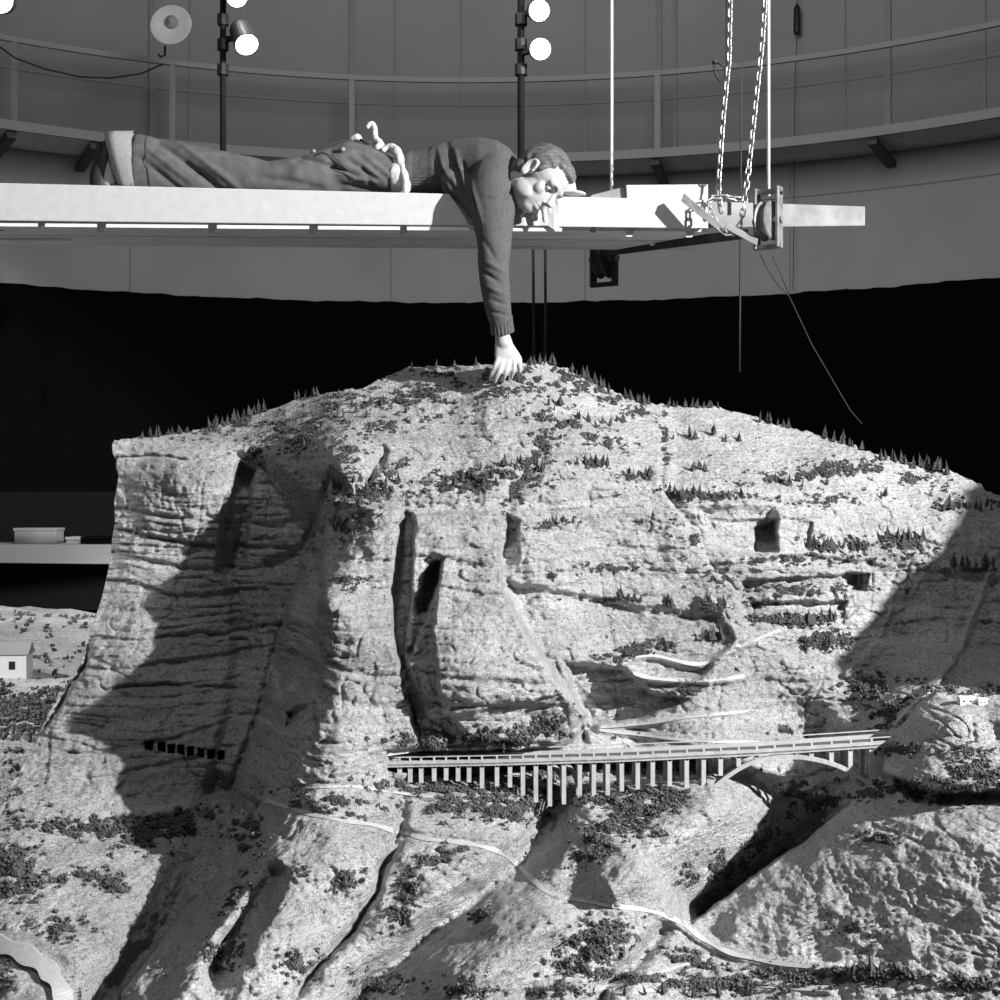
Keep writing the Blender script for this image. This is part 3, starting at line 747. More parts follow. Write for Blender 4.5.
CL = [ # (u0, v0, u1, v1, spread, count, height px, where)
 (140,434,188,431,1.5,11,10,'on the rim of the flat-topped left tower'), (205,424,268,407,3,16,11,'along the skyline between the left tower and the summit'), (292,395,322,389,2,7,8,'on the skyline left of the summit'),
 (404,367,486,364,1.5,5,9,'on the summit skyline left of the hand'), (528,362,556,362,3,9,11,'on the knoll right of the hand'), (570,374,612,389,3,12,11,'on the skyline just below the knoll right of the hand'),
 (625,398,652,403,2,9,11,'at the dip of the skyline right of the summit'), (666,406,720,407,1,15,9,'in the straight row on the skyline above the crack'), (757,420,790,428,2,8,10,'on the skyline above the right slope'),
 (822,437,866,448,2,9,12,'on the descending skyline at right'), (878,459,950,472,4,20,12,'on the skyline near the right edge'),
 (300,412,430,404,14,26,8,'scattered over the bright plateau left of the hand'), (255,430,330,445,10,10,8,'on the plateau behind the left tower'), (548,440,508,508,5,12,11,'in the diagonal thicket above the middle block'), (445,482,545,470,9,22,11,'in the thicket above the middle block'),
 (330,490,405,488,8,12,11,'above the head of the front buttress'), (545,410,625,428,9,16,10,'on the slope right of the hand'), (576,462,612,466,2,8,11,'in the short row right of the diagonal thicket'),
 (620,475,652,475,3,8,10,'in the small clump left of the crack'), (668,436,742,440,4,9,10,'on the bright slope below the skyline row'), (690,471,706,471,2,5,10,'in the tiny clump right of the crack'),
 (664,494,745,499,3,16,10,'along the curved ledge right of the crack'), (540,528,575,522,3,7,9,'on the small ledge under the diagonal thicket'), (638,523,656,524,1,3,9,'standing as a pair left of the crack'),
 (594,600,642,600,2,12,11,'in the row on the middle face'), (662,606,676,604,2,3,11,'beside the row on the middle face'), (700,606,726,608,2,7,12,'beside the crack halfway down the face'),
 (700,640,724,640,1,6,13,'in the row above the switchback path'), (880,497,886,497,1,2,10,'standing alone on the bright upper right slope'), (940,510,995,508,4,12,12,'at the edge of the shade by the right edge'),
 (885,543,925,540,3,8,13,'at the shade edge on the right slope'), (948,566,998,565,1,9,11,'in the row inside the shaded right slope'), (765,484,850,478,7,14,10,'on the upper right slope'),
 (812,549,866,549,3,12,12,'on the upper ledge of the right slope'), (775,600,850,598,5,12,10,'on the middle ledge of the right slope'), (775,625,850,618,4,12,12,'on the lower ledge of the right slope'),
 (805,645,850,640,4,8,12,'beside the shade edge low on the right slope'), (560,770,790,775,3,4,9,'under the bridge'), (600,998,760,992,4,12,14,'along the bottom edge beneath the lower road'), (845,975,900,972,4,7,16,'at the right end of the lower road')]
ncon = 0
for (u0, v0, u1, v1, sp, n, hp, where) in CL:
    n = max(2, int(round(n * 0.72)))
    for i in range(n):
        t = (i + rs.uniform(-.35, .35) + 0.5) / n; u = u0 + (u1 - u0) * t; v = v0 + (v1 - v0) * t + rs.uniform(-sp, sp)
        v = max(v, float(Tv(u)) + 1.0); p = S(u, v, 0.004)
        o = bpy.data.objects.new('conifer', CM[rs.randint(0, 5 if v0 < 445 else 4)]); col.objects.link(o)
        h = hp * rs.uniform(0.65, 1.35) * p.y / F; ww = h * rs.uniform(0.8, 1.3)
        o.location = p - Vector((0, 0, h * 0.05)); o.scale = (ww, ww, h); o.rotation_euler = (rs.uniform(-.12, .12), rs.uniform(-.12, .12), rs.uniform(0, 6.28))
        tag(o, 'miniature dark conifer ' + where, 'model tree', 'miniature conifers ' + where); ncon += 1
print('conifers', ncon)

def tuft_cloud(name, pts, size, parent_label, m='scrub', seed=1):
    """one mesh of many ragged tufts"""
    r = np.random.RandomState(seed); n = len(pts); pts = np.array([tuple(p) for p in pts])
    K = 7
    vs = []; fs = []
    c = pts[:, None, :] + r.normal(0, 1, (n, K, 3)) * size[:, None, None] * np.array([0.55, 0.3, 0.35])
    c[..., 2] += size[:, None] * 0.3
    q = c.reshape(-1, 3); s = np.repeat(size, K) * r.uniform(0.25, 0.6, n * K)
    tet = np.array([(1, 1, 1), (1, -1, -1), (-1, 1, -1), (-1, -1, 1)], float) / 1.3
    V_ = q[:, None, :] + (tet[None] + r.normal(0, .35, (len(q), 4, 3))) * s[:, None, None]
    nn = len(q); base = np.arange(nn)[:, None] * 4
    T_ = np.concatenate([base + np.array(t)[None] for t in ((0, 1, 2), (0, 3, 1), (0, 2, 3), (1, 3, 2))], 0)
    me = bpy.data.meshes.new(name); me.vertices.add(nn * 4); me.vertices.foreach_set('co', V_.reshape(-1).astype(np.float32))
    me.loops.add(T_.size); me.loops.foreach_set('vertex_index', T_.ravel().astype(np.int32)); me.polygons.add(len(T_))
    me.polygons.foreach_set('loop_start', np.arange(0, T_.size, 3, dtype=np.int32)); me.polygons.foreach_set('loop_total', np.full(len(T_), 3, np.int32))
    me.update(calc_edges=True)
    o = link(name, me, M[m]); tag(o, parent_label, 'scrub', kind='stuff'); return o
PATCH = [ # (u, v, ru, rv, angle, count, size px)
 (160,433,32,3,0,40,3),(235,424,40,8,-15,120,3),(300,425,60,16,-8,160,3),(350,405,70,12,-5,170,3),(440,395,90,18,-3,330,3),(520,380,40,14,0,240,3),(470,375,60,6,0,110,3),(560,378,35,12,10,190,3),(600,395,40,10,12,110,3),
 (255,455,16,12,10,60,3),(300,440,40,12,0,90,3),(395,425,60,10,-6,130,3),(350,455,20,20,40,60,3),(528,472,10,38,32,420,4),(480,482,60,12,-3,260,4),(370,497,45,12,0,150,4),(395,470,20,6,-30,40,3),
 (570,425,50,10,14,150,3),(600,440,30,8,15,80,3),(640,412,20,6,0,50,3),(585,465,22,5,5,60,3),(635,478,22,4,0,50,3),(700,497,60,5,0,180,3),(665,445,5,40,0,60,3),(690,540,12,26,-45,60,3),(780,478,50,6,-8,110,3),
 (550,525,20,4,-10,60,3),(560,575,26,4,-6,60,3),(600,600,42,3,-2,110,3),(605,568,40,4,0,70,3),(640,650,38,6,-12,170,4),(690,690,25,6,-10,90,4),(712,608,16,4,0,50,3),(712,636,14,3,0,40,3),
 (840,470,55,10,-3,220,3),(900,478,50,8,12,130,3),(830,500,40,8,0,90,3),(840,545,30,6,0,130,4),(790,560,40,6,0,90,3),(800,590,60,5,0,170,3),(790,620,50,5,0,170,4),(830,640,35,8,0,150,4),(720,575,12,12,0,60,3),(760,600,16,10,0,70,3),
 (975,505,35,6,0,90,4),(905,545,30,5,0,70,4),(970,570,35,3,0,50,3),(880,560,50,10,0,60,3),(960,690,60,6,5,90,4),(885,715,30,10,-30,70,5),(870,690,22,14,0,90,5),
 (450,790,60,8,3,220,4),(500,810,40,14,10,220,4),(600,800,30,10,0,160,4),(530,800,26,14,-20,160,5),(660,795,30,8,0,120,4),(590,770,90,6,0,200,4),(340,530,24,12,-25,120,4),(345,580,20,4,0,50,3),(360,590,20,3,0,30,3),(480,740,70,10,-3,260,5),(540,730,30,10,-25,160,5),(430,745,20,8,0,80,4),(400,650,14,3,0,30,3),
 (410,785,50,8,3,110,4),(440,808,50,10,5,130,4),(330,800,50,6,8,90,4),(300,800,30,8,20,70,4),(345,815,30,3,10,50,3),
 (100,830,60,10,5,330,5),(160,830,50,12,-15,240,5),(15,870,26,26,0,330,5),(25,800,20,20,0,60,4),(75,880,40,10,-10,90,4),(110,885,20,6,30,90,5),(60,930,30,12,0,140,4),(10,980,14,14,0,90,4),
 (250,835,16,16,-40,120,5),(235,900,10,30,30,60,4),(300,870,14,10,0,30,3),(225,950,20,24,30,130,4),(300,965,26,14,0,140,4),(345,880,20,10,-30,90,4),(405,900,14,30,20,170,4),(380,985,30,16,0,120,4),(440,860,26,8,0,100,4),(455,850,14,6,0,60,4),(480,915,14,6,-30,60,4),
 (590,950,36,22,-25,330,5),(610,935,22,12,0,130,5),(640,810,26,22,-30,330,5),(600,840,36,20,-30,230,5),(670,800,18,12,0,120,4),(720,870,22,12,-30,190,5),(690,875,16,10,0,90,5),(760,840,40,14,-40,120,4),(800,790,18,6,0,90,4),(820,800,24,8,0,90,5),
 (930,785,60,6,3,240,5),(900,795,30,7,0,120,5),(980,775,30,12,0,110,5),(880,840,20,10,0,70,4),(950,800,40,8,0,90,4),
 (640,978,60,6,5,220,5),(720,985,60,8,0,230,5),(800,978,50,6,5,170,5),(690,960,26,8,20,110,5),(870,975,50,8,0,240,6),(960,985,50,8,0,120,5),(780,730,18,4,0,50,4),(560,990,40,10,0,90,4),(470,990,40,10,0,70,4),
 (900,750,30,6,-5,60,4),(970,750,30,10,0,60,3),(850,930,60,20,0,60,3),(330,640,10,10,0,20,3)]
pu, pv, ps = [], [], []
for (u, v, ru_, rv_, an, n, s) in PATCH:
    a = math.radians(an); n = int(n * 2.6)
    rr = np.abs(rs.normal(0, 0.62, n)); th = rs.uniform(0, 2 * math.pi, n)
    x = rr * np.cos(th) * ru_; y = rr * np.sin(th) * rv_
    pu.append(u + x * math.cos(a) - y * math.sin(a)); pv.append(v + x * math.sin(a) + y * math.cos(a)); ps.append(np.full(n, s) * rs.uniform(0.5, 1.15, n))
n = 2600; uu = rs.uniform(60, 1010, n); vv = rs.uniform(370, 1005, n)
pu.append(uu); pv.append(vv); ps.append(rs.uniform(0.7, 1.8, n))
pu = np.concatenate(pu); pv = np.concatenate(pv); ps = np.concatenate(ps)
k = (pu > Lu(pv) + 3) & (pv > Tv(pu) + 1.5) & (fbm(pu / 8., pv / 5., pu * 0, 2, 44) > -0.02) & ~((np.abs(pu - 185) < 42) & (np.abs(pv - 750) < 8))
pu, pv, ps = pu[k], pv[k], ps[k]
dd = depth(pu, pv) - 0.002
pts = np.stack([(pu - 500) / F * dd, dd, CZ + (500 - pv) / F * dd], -1)
tuft_cloud('hillside_scrub', pts, ps * dd / F * 0.68, 'dark ragged scrub and moss scattered over the rock of the mountain model')
q = [(rs.uniform(-4.2, -1.9), rs.uniform(5.2, 8.6)) for _ in range(900)] + [(rs.normal(-2.1, .35), rs.normal(5.9, .35)) for _ in range(900)] + [(rs.uniform(-3.2, -1.6), rs.uniform(5.1, 5.4)) for _ in range(300)]
q = np.array(q); qz = valley_h(q[:, 0], q[:, 1])
tuft_cloud('valley_scrub', np.stack([q[:, 0], q[:, 1], qz], -1), rs.uniform(.008, .022, len(q)), 'low dark scrub dotted over the pale valley ground at left', seed=4)

# ------------------------------------------------------------------ scaffold planks, block and gear
sp = empty('scaffold_platform', P(350, 222, 5.4)); tag(sp, 'long white-painted timber platform on which the man lies face down', 'scaffold platform')
MB().hexa([P(-120, 219.5, 5.2), P(708, 228.5, 5.2), P(708, 225, 5.26), P(-120, 216, 5.26), P(-120, 180, 5.2), P(708, 200, 5.2), P(708, 200.5, 5.26), P(-120, 181, 5.26)]).build('front_beam', M['plank'], sp, bevel=0.004)
ztop = P(0, 194, 5.2).z; zb = P(0, 227, 5.2).z
def board(u0, u1, Y0, Y1, v0, v1, th, name, m):
    a = P(u0, v0, Y0); b = P(u1, v1, Y0); x0 = a.x; x1 = b.x
    return MB().hexa([(x0, Y0, a.z - th), (x1, Y0, b.z - th), (x1, Y1, b.z - th), (x0, Y1, a.z - th), (x0, Y0, a.z), (x1, Y0, b.z), (x1, Y1, b.z), (x0, Y1, a.z)]).build(name, m, sp, bevel=0.003)
board(-120, 706, 5.262, 5.45, 192, 202, 0.028, 'deck_board', M['plankdull'])
board(-120, 706, 5.455, 5.66, 192, 202, 0.028, 'deck_board', M['plankdull'])
# lower rails under the boards with gaps between them
for Y0, Y1 in ((5.262, 5.44), (5.452, 5.655)):
    a = P(-120, 222, 5.2); b = P(708, 228.5, 5.2)
    MB().hexa([(a.x, Y0, a.z), (b.x, Y0, b.z), (b.x, Y1, b.z), (a.x, Y1, a.z), (a.x, Y0, a.z + .03), (b.x, Y0, b.z + .03), (b.x, Y1, b.z + .03), (a.x, Y1, a.z + .03)]).build('bottom_board', M['under'], sp)
for (u0, u1) in ((-60, 38), (45, 97), (106, 208), (217, 309), (318, 400), (407, 476), (512, 562)):  # white strips stand in for light showing in the slits below the beam
    v = 222.5 + 6.3 * (u0 + 60) / 700.; v2 = 222.5 + 6.3 * (u1 + 60) / 700.
    MB().hexa([P(u0, v + 3.4, 5.205), P(u1, v2 + 3.2, 5.205), P(u1, v2 + 3.2, 5.215), P(u0, v + 3.4, 5.215), P(u0, v, 5.205), P(u1, v2, 5.205), P(u1, v2, 5.215), P(u0, v, 5.215)]).build('slit_light', M['slit_light'], sp)
for (u0, u1) in ((-60, 72), (328, 405), (411, 476), (505, 560), (566, 582), (650, 664)):  # second row, white colour in place of light on the underside
    Y = 5.5; zz = P(0, 227.5, 5.2).z - 0.012 - 0.0 * u0
    x0 = (u0 - 500) / F * Y; x1 = (u1 - 500) / F * Y; za = np.interp(u0, [-120, 708], [P(0, 222, 5.2).z, P(0, 228.5, 5.2).z]); zc = np.interp(u1, [-120, 708], [P(0, 222, 5.2).z, P(0, 228.5, 5.2).z])
    MB().hexa([(x0, Y, za - .009), (x1, Y, zc - .009), (x1, Y + .01, zc - .009), (x0, Y + .01, za - .009), (x0, Y, za), (x1, Y, zc), (x1, Y + .01, zc), (x0, Y + .01, za)]).build('slit_light', M['slit_light'], sp)
MB().cyl(P(593, 230, 5.19), P(593, 230, 5.23), 0.011, 10).build('bolt', M['black'], sp)
for u in (2, 102, 212, 313, 403, 630, 690):
    v = 224.5 + 6.3 * (u + 60) / 700.
    MB().hexa([P(u - 4, v + 6, 5.25), P(u + 2, v + 6, 5.25), P(u + 2, v + 4, 5.4), P(u - 4, v + 4, 5.4), P(u - 3, v - 2, 5.25), P(u + 5, v - 2, 5.25), P(u + 5, v - 1, 5.4), P(u - 3, v - 1, 5.4)]).build('cross_strut', M['under'], sp)

pk = MB().hexa([P(700, 228, 5.3), P(865, 226, 5.42), P(865, 221, 5.66), P(700, 223, 5.54), P(700, 201, 5.3), P(865, 206.5, 5.42), P(865, 207, 5.66), P(700, 203, 5.54)]).build('scaffold_plank', M['plankdull'], bevel=0.004)  # dull timber colour stands in for the spotlight fading at this end
tag(pk, 'shorter whitewashed plank sticking out past the pulley to the right', 'plank')
bl = MB().hexa([P(627, 199.7, 5.22), P(708, 200.2, 5.22), P(708, 198, 5.46), P(627, 198, 5.46), P(626, 185, 5.22), P(708, 184.3, 5.22), P(708, 186, 5.46), P(626, 186.5, 5.46)]).build('timber_block', M['plank'], bevel=0.003)
tag(bl, 'white square-cut timber block lying on the platform left of the chains', 'timber block')
wd = MB().hexa([P(588, 199, 5.24), P(624, 199.6, 5.24), P(624, 198, 5.44), P(588, 198, 5.44), P(592, 195, 5.24), P(624, 187, 5.24), P(624, 188, 5.44), P(592, 195, 5.44)]).build('timber_wedge', M['plankdull'])
tag(wd, 'greyish wooden wedge butted against the left end of the white block', 'wedge')

def rope(name, pts, r, label, cat='rope', m='rope', group=None):
    o = MB().tube(pts, r, 8).build(name, M[m], smooth=True); tag(o, label, cat, group); return o
rope('hoist_rope', [P(611.5, -420, 5.52), P(611.5, 187, 5.52), P(606, 243, 5.72)], 0.0065, 'taut pale rope dropping behind the timber block')
rope('hoist_rope', [P(768, -420, 5.2), P(768.5, 196, 5.2)], 0.0065, 'taut pale rope running down to the pulley beside the chains')
rope('rope', [P(742, 58, 6.2), P(741, 150, 6.2), P(740, 300, 6.2), P(739.5, 372, 6.2)], 0.0045, 'dark vertical cord hanging between the two chains', 'rope', 'wire')
rope('rope', [P(533, 232, 5.9), P(533.5, 300, 5.9), P(534, 366, 5.9)], 0.006, 'faint dark cord, left of the pair below the man\'s head', 'rope', 'darkbeam')
rope('rope', [P(545, 232, 5.9), P(545.5, 300, 5.9), P(545, 366, 5.9)], 0.006, 'faint dark cord, right of the pair below the man\'s head', 'rope', 'darkbeam')
rope('electric_wire', [P(760, 254, 5.2), P(768, 270, 5.2), P(778, 285, 5.25), P(789, 296, 5.3), P(812, 345, 5.4), P(850, 410, 5.5), P(862, 424, 5.52)], 0.0022, 'thin dark wire trailing down to the right from the pulley', 'wire', 'wire')
rope('electric_wire', [P(772, 256, 5.22), P(780, 272, 5.25), P(789, 295, 5.3)], 0.0018, 'short thin wire looping below the pulley', 'wire', 'wire')

# chains: links as parts
link_me = MB()
lp = []
for k in range(16):
    a = 2 * math.pi * k / 16; x = 0.0085 * math.cos(a); z = 0.0085 * math.sin(a) + (0.0085 if math.sin(a) > 0 else -0.0085)
    lp.append((x, 0, z))
link_me.tube(lp, 0.0031, 6, closed=True)
lm = bpy.data.meshes.new('chain_link'); lm.from_pydata(link_me.v, [], link_me.f); lm.materials.append(M['chain']); lm.update()
lm.polygons.foreach_set('use_smooth', [True] * len(lm.polygons))
def chain(pts, label):
    pts = [Vector(p) for p in pts]; root = empty('hoist_chain', pts[-1]); tag(root, label, 'chain', )
    seg = 0.0265; out = []; d = 0
    for a, b_ in zip(pts[:-1], pts[1:]):
        L_ = (b_ - a).length; t = d
        while t < L_: out.append((a.lerp(b_, t / L_), (b_ - a).normalized())); t += seg
        d = t - L_
    for i, (p, t) in enumerate(out):
        o = bpy.data.objects.new('link', lm); col.objects.link(o); o.parent = root
        q = t.to_track_quat('Z', 'Y') @ Matrix.Rotation(math.radians(50 if i % 2 else -40), 3, 'Z').to_quaternion()
        o.location = p - root.location; o.rotation_mode = 'QUATERNION'; o.rotation_quaternion = q
chain([P(732, -170, 5.17), P(730.5, -12, 5.17), P(729, 60, 5.17), P(723, 120, 5.17), P(718.5, 185, 5.17), P(720, 205, 5.15), P(722, 216, 5.15)], 'left steel chain hanging down to the platform')
chain([P(776, -150, 5.17), P(766, -12, 5.17), P(762, 45, 5.17), P(755, 110, 5.17), P(749, 165, 5.17), P(745, 200, 5.15), P(741, 222, 5.14), P(735, 233, 5.13), P(727, 234, 5.13), P(718, 227, 5.13), P(712, 214, 5.13), P(708, 202, 5.14), P(716, 197, 5.15), P(728, 197, 5.15), P(738, 199, 5.16)], 'right steel chain that loops under the platform and back over it')

def pulley(c, s, ax, steel, label, open_frame=True):
    c = Vector(c); ax = Vector(ax).normalized(); fw = ax.cross(Vector((0, 0, 1))).normalized()
    e = empty('pulley_block', c); tag(e, label, 'pulley')
    MB().lathe([(0.0, -.024 * s), (.072 * s, -.024 * s), (.075 * s, -.018 * s), (.056 * s, -.006 * s), (.056 * s, .006 * s), (.075 * s, .018 * s), (.072 * s, .024 * s), (0, .024 * s)], c, ax, 32).build('wheel', steel, e, smooth=False)
    MB().cyl(c - ax * .06 * s, c + ax * .06 * s, 0.014 * s, 12).build('axle', M['steel'], e)
    for sg in (-1, 1):
        p = c + ax * (sg * .046 * s)
        MB().bar(p - Vector((0, 0, .105 * s)), p + Vector((0, 0, .125 * s)), 0.012 * s, 0.045 * s, up=tuple(fw)).build('side_plate', steel, e, bevel=0.003)
        for z in (-.0, .1): MB().cyl(p + Vector((0, 0, z * s)), p + ax * (sg * .012 * s) + Vector((0, 0, z * s)), 0.008 * s, 6).build('bolt', M['black'], e)
    for z in (.11, -.098):
        q = Vector((0, 0, z * s)); MB().bar(c + q - ax * .056 * s, c + q + ax * .056 * s, 0.02 * s, 0.016 * s).build('cross_bar', steel, e)
    return e
pulley(P(768, 221, 5.12), 0.95, (0.80, -0.6, 0), M['steel'], 'big steel pulley block at the right end of the dark beam, near the chains')
pulley(P(604, 259, 5.78), 1.05, (0.85, -0.5, 0), M['darkbeam'], 'dark pulley block under the platform at the left end of the dark beam')
bm_ = MB().hexa([P(600, 257, 5.72), P(748, 238.5, 5.16), P(748, 238.5, 5.24), P(600, 257, 5.80), P(600, 246.5, 5.72), P(748, 229, 5.16), P(748, 229, 5.24), P(600, 246.5, 5.80)]).build('steel_beam', M['darkbeam'])
tag(bm_, 'dark beam slung below the platform between the two pulleys', 'beam')
lv = MB().hexa([P(681, 201, 5.12), P(716, 229, 5.10), P(716, 229, 5.12), P(681, 201, 5.14), P(684, 193, 5.12), P(722, 225, 5.10), P(722, 225, 5.12), P(684, 193, 5.14)]).build('wooden_lever', M['steel'], bevel=0.002)
tag(lv, 'short grey slanting bar leaning on the platform left of the chain loop', 'bar')
lv = MB().hexa([P(724, 228, 5.12), P(757, 246, 5.10), P(757, 246, 5.13), P(724, 228, 5.15), P(727, 223, 5.12), P(758, 238, 5.10), P(758, 238, 5.13), P(727, 223, 5.15)]).build('wooden_lever', M['plankdull'], bevel=0.002)
tag(lv, 'pale slanting bar running from the chain loop to the pulley', 'bar')

# ------------------------------------------------------------------ lamps on poles
def spotlamp(pole, c, d, r, ln, label):
    c = Vector(c); d = Vector(d).normalized(); e = empty('stage_spotlight', c); tag(e, label, 'spotlight', 'stage spotlights on the poles')
    MB().lathe([(0.0, -ln), (r * .8, -ln), (r * .95, -ln * .85), (r, -ln * .1), (r * 1.06, -ln * .1), (r * 1.06, 0), (r * .96, 0), (r * .92, -.01), (0, -.01)], c, d, 24).build('can', M['lampcan'], e)
    MB().lathe([(0.0, .012), (r * .5, .009), (r * .93, -.004)], c, d, 24).build('lens', M['bulb'], e)
    b = c - d * ln * .5
    MB().bar(b, Vector((pole.x, pole.y, b.z)), 0.025, 0.02).build('yoke', M['black'], e)
    return e
def pole(u, Y, r, v1, label):
    p = P(u, -400, Y); o = MB().cyl(p, P(u, v1, Y), r, 12).build('lamp_pole', M['black'], smooth=True); tag(o, label, 'pole')
    for v in (20, 45, 70):
        q = P(u, v, Y); MB().cyl(q - Vector((0, 0, .025)), q + Vector((0, 0, .025)), r * 1.8, 10).build('clamp', M['black'], o)
    return p
YL = 6.6
p1 = pole(223, YL, 0.0145, 205, 'dark vertical lamp pole behind the man\'s legs')
spotlamp(p1, P(247, 45, YL - .1), (0.35, -0.62, -0.75), 0.055, 0.15, 'lit stage spotlight on the left pole, lower of its two')
spotlamp(p1, P(237, -3, YL - .1), (0.3, -0.75, -0.6), 0.05, 0.12, 'lit stage spotlight cut by the top edge on the left pole')
p2 = pole(521, YL, 0.0165, 205, 'dark vertical lamp pole behind the man\'s shoulders')
spotlamp(p2, P(539.5, 10.5, YL - .1), (0.15, -0.93, -0.3), 0.05, 0.09, 'lit stage spotlight on the middle pole, upper of its two')
spotlamp(p2, P(540.5, 49, YL - .1), (0.1, -0.95, -0.25), 0.05, 0.09, 'lit stage spotlight on the middle pole, lower of its two')
p3 = P(-14, -400, YL); o = MB().cyl(p3, P(-14, 205, YL), 0.0145, 12).build('lamp_pole', M['black']); tag(o, 'dark lamp pole just outside the left edge', 'pole')
spotlamp(p3, P(0, 0, YL - .1), (0.1, -0.95, -0.25), 0.06, 0.09, 'lit stage spotlight in the top left corner')
# dish reflector hanging on the guard rail
c = P(171, 25, 10.2); e = empty('dish_reflector', c); tag(e, 'round pale dish lamp with a dark centre hanging above the left rail', 'dish lamp')
dd_ = Vector((-0.02, -0.98, 0.15)).normalized()
MB().lathe([(.0, -.04), (.09, -.03), (.145, -.002), (.15, .008), (.142, .008), (.09, -.016), (0, -.024)], c, dd_, 36).build('dish', M['dish'], e, smooth=True)
MB().lathe([(0, .03), (.015, .03), (.018, .012), (.040, .008), (.048, -.02)], c + Vector((0, 0, .03)), dd_, 20).build('socket', M['boxgrey'], e, smooth=True)
MB().tube([P(165, 46, 10.3), P(165, 55, 10.3), P(160, 57, 10.3), P(158.5, 54, 10.3)], 0.009, 8).build('hook', M['black'], e, smooth=True)
rope('electric_cable', [P(0, 47, 10.2), P(15, 58, 10.3), P(45, 69, 10.4), P(80, 77, 10.5), P(110, 78, 10.5), P(140, 74, 10.5), P(163, 64, 10.5)], 0.007, 'slack dark cable drooping along the rail at upper left', 'cable', 'wire')
# things hanging on the right wall
x, y = on_circle(797, R - .1); k = y
e = empty('hanging_weight', P(797, 20, k)); tag(e, 'small dark cylindrical weight hanging on a string at upper right', 'weight')
MB().lathe([(0, 0), (.025, 0), (.028, .02), (.026, .2), (.015, .23), (0, .24)], P(797, 34, k), (0, 0, 1), 14).build('body', M['black'], e, smooth=True)
MB().tube([P(797.5, -300, k), P(797, 5, k)], .004, 6).build('string', M['wire'], e); MB().tube([P(797, 34, k), P(795, 80, k), P(793, 290, k)], .003, 6).build('string', M['wire'], e)
e = empty('rope_hook', P(718, 64, 6.0)); tag(e, 'dark clamp with a rope loop beside the left chain', 'hook')
MB().ball(P(715, 62, 6.0), (.014, .012, .012), 8).build('clamp', M['black'], e, smooth=True)
MB().tube([P(728, -380, 6.0), P(727, 60, 6.0), P(724, 110, 6.0), P(724, 130, 6.0), P(715, 142, 6.0)], .006, 8).build('strap', M['wire'], e)
MB().tube([P(714, 64, 6.0), P(716, 76, 6.0), P(720, 81, 6.0), P(725, 78, 6.0), P(725, 68, 6.0), P(718, 62, 6.0)], .005, 8).build('loop', M['wire'], e)

# ------------------------------------------------------------------ the man
man = empty('person', P(300, 195, 5.45)); tag(man, 'man in a grey sweater lying face down on the platform, one arm reaching down', 'person')
PT = P(0, 193, 5.2).z
XS = 5.4 / F
def X_(u): return (u - 500) * XS
def loft(mb, secs, n=20, caps=True):
    """secs: (centre, radius a, radius b, axis a, axis b)"""
    vs = []
    for (c, ra, rb, ea, eb) in secs:
        c = Vector(c); ea = Vector(ea); eb = Vector(eb)
        for k in range(n):
            an = 2 * math.pi * k / n; vs.append(c + ea * (ra * math.cos(an)) + eb * (rb * math.sin(an)))
    fs = []; m = len(secs)
    for i in range(m - 1):
        for k in range(n): fs.append((i * n + k, i * n + (k + 1) % n, (i + 1) * n + (k + 1) % n, (i + 1) * n + k))
    if caps: fs += [tuple(range(n - 1, -1, -1)), tuple((m - 1) * n + k for k in range(n))]
    return mb.add(vs, fs)
def xloft(mb, secs, n=22, caps=True, k=4):
    """sections along x: (x, yc, zc, ry, rz); smoothly interpolated"""
    s = np.array(secs, float); t = np.arange(len(s)); tt_ = np.linspace(0, len(s) - 1, (len(s) - 1) * k + 1)
    out = []
    for q in tt_:
        i = min(int(q), len(s) - 2); f = q - i; f2 = f * f * (3 - 2 * f) * 0.5 + f * 0.5
        a = s[i] * (1 - f2) + s[i + 1] * f2; out.append(((a[0], a[1], a[2]), a[3], a[4], (0, 1, 0), (0, 0, 1)))
    return loft(mb, out, n, caps)
def limb(mb, pts, n=18, k=5):
    """pts: (point, radius [, radius across]) round limb through the points"""
    P_ = [np.array(tuple(p[0])) for p in pts]; r = [p[1] for p in pts]
    Q = [P_[0]] + P_ + [P_[-1]]; c = []; rr = []
    for i in range(1, len(Q) - 2):
        for j in range(k):
            t = j / k; a, b, d, e_ = Q[i - 1:i + 3]
            c.append(Vector(0.5 * ((2 * b) + (-a + d) * t + (2 * a - 5 * b + 4 * d - e_) * t * t + (-a + 3 * b - 3 * d + e_) * t ** 3))); rr.append(r[i - 1] * (1 - t) + r[i] * t)
    c.append(Vector(P_[-1])); rr.append(r[-1])
    mb.tube(c, rr, n); mb.ball(c[0], rr[0], 8); mb.ball(c[-1], rr[-1], 8); return mb
dg = bpy.context.evaluated_depsgraph_get
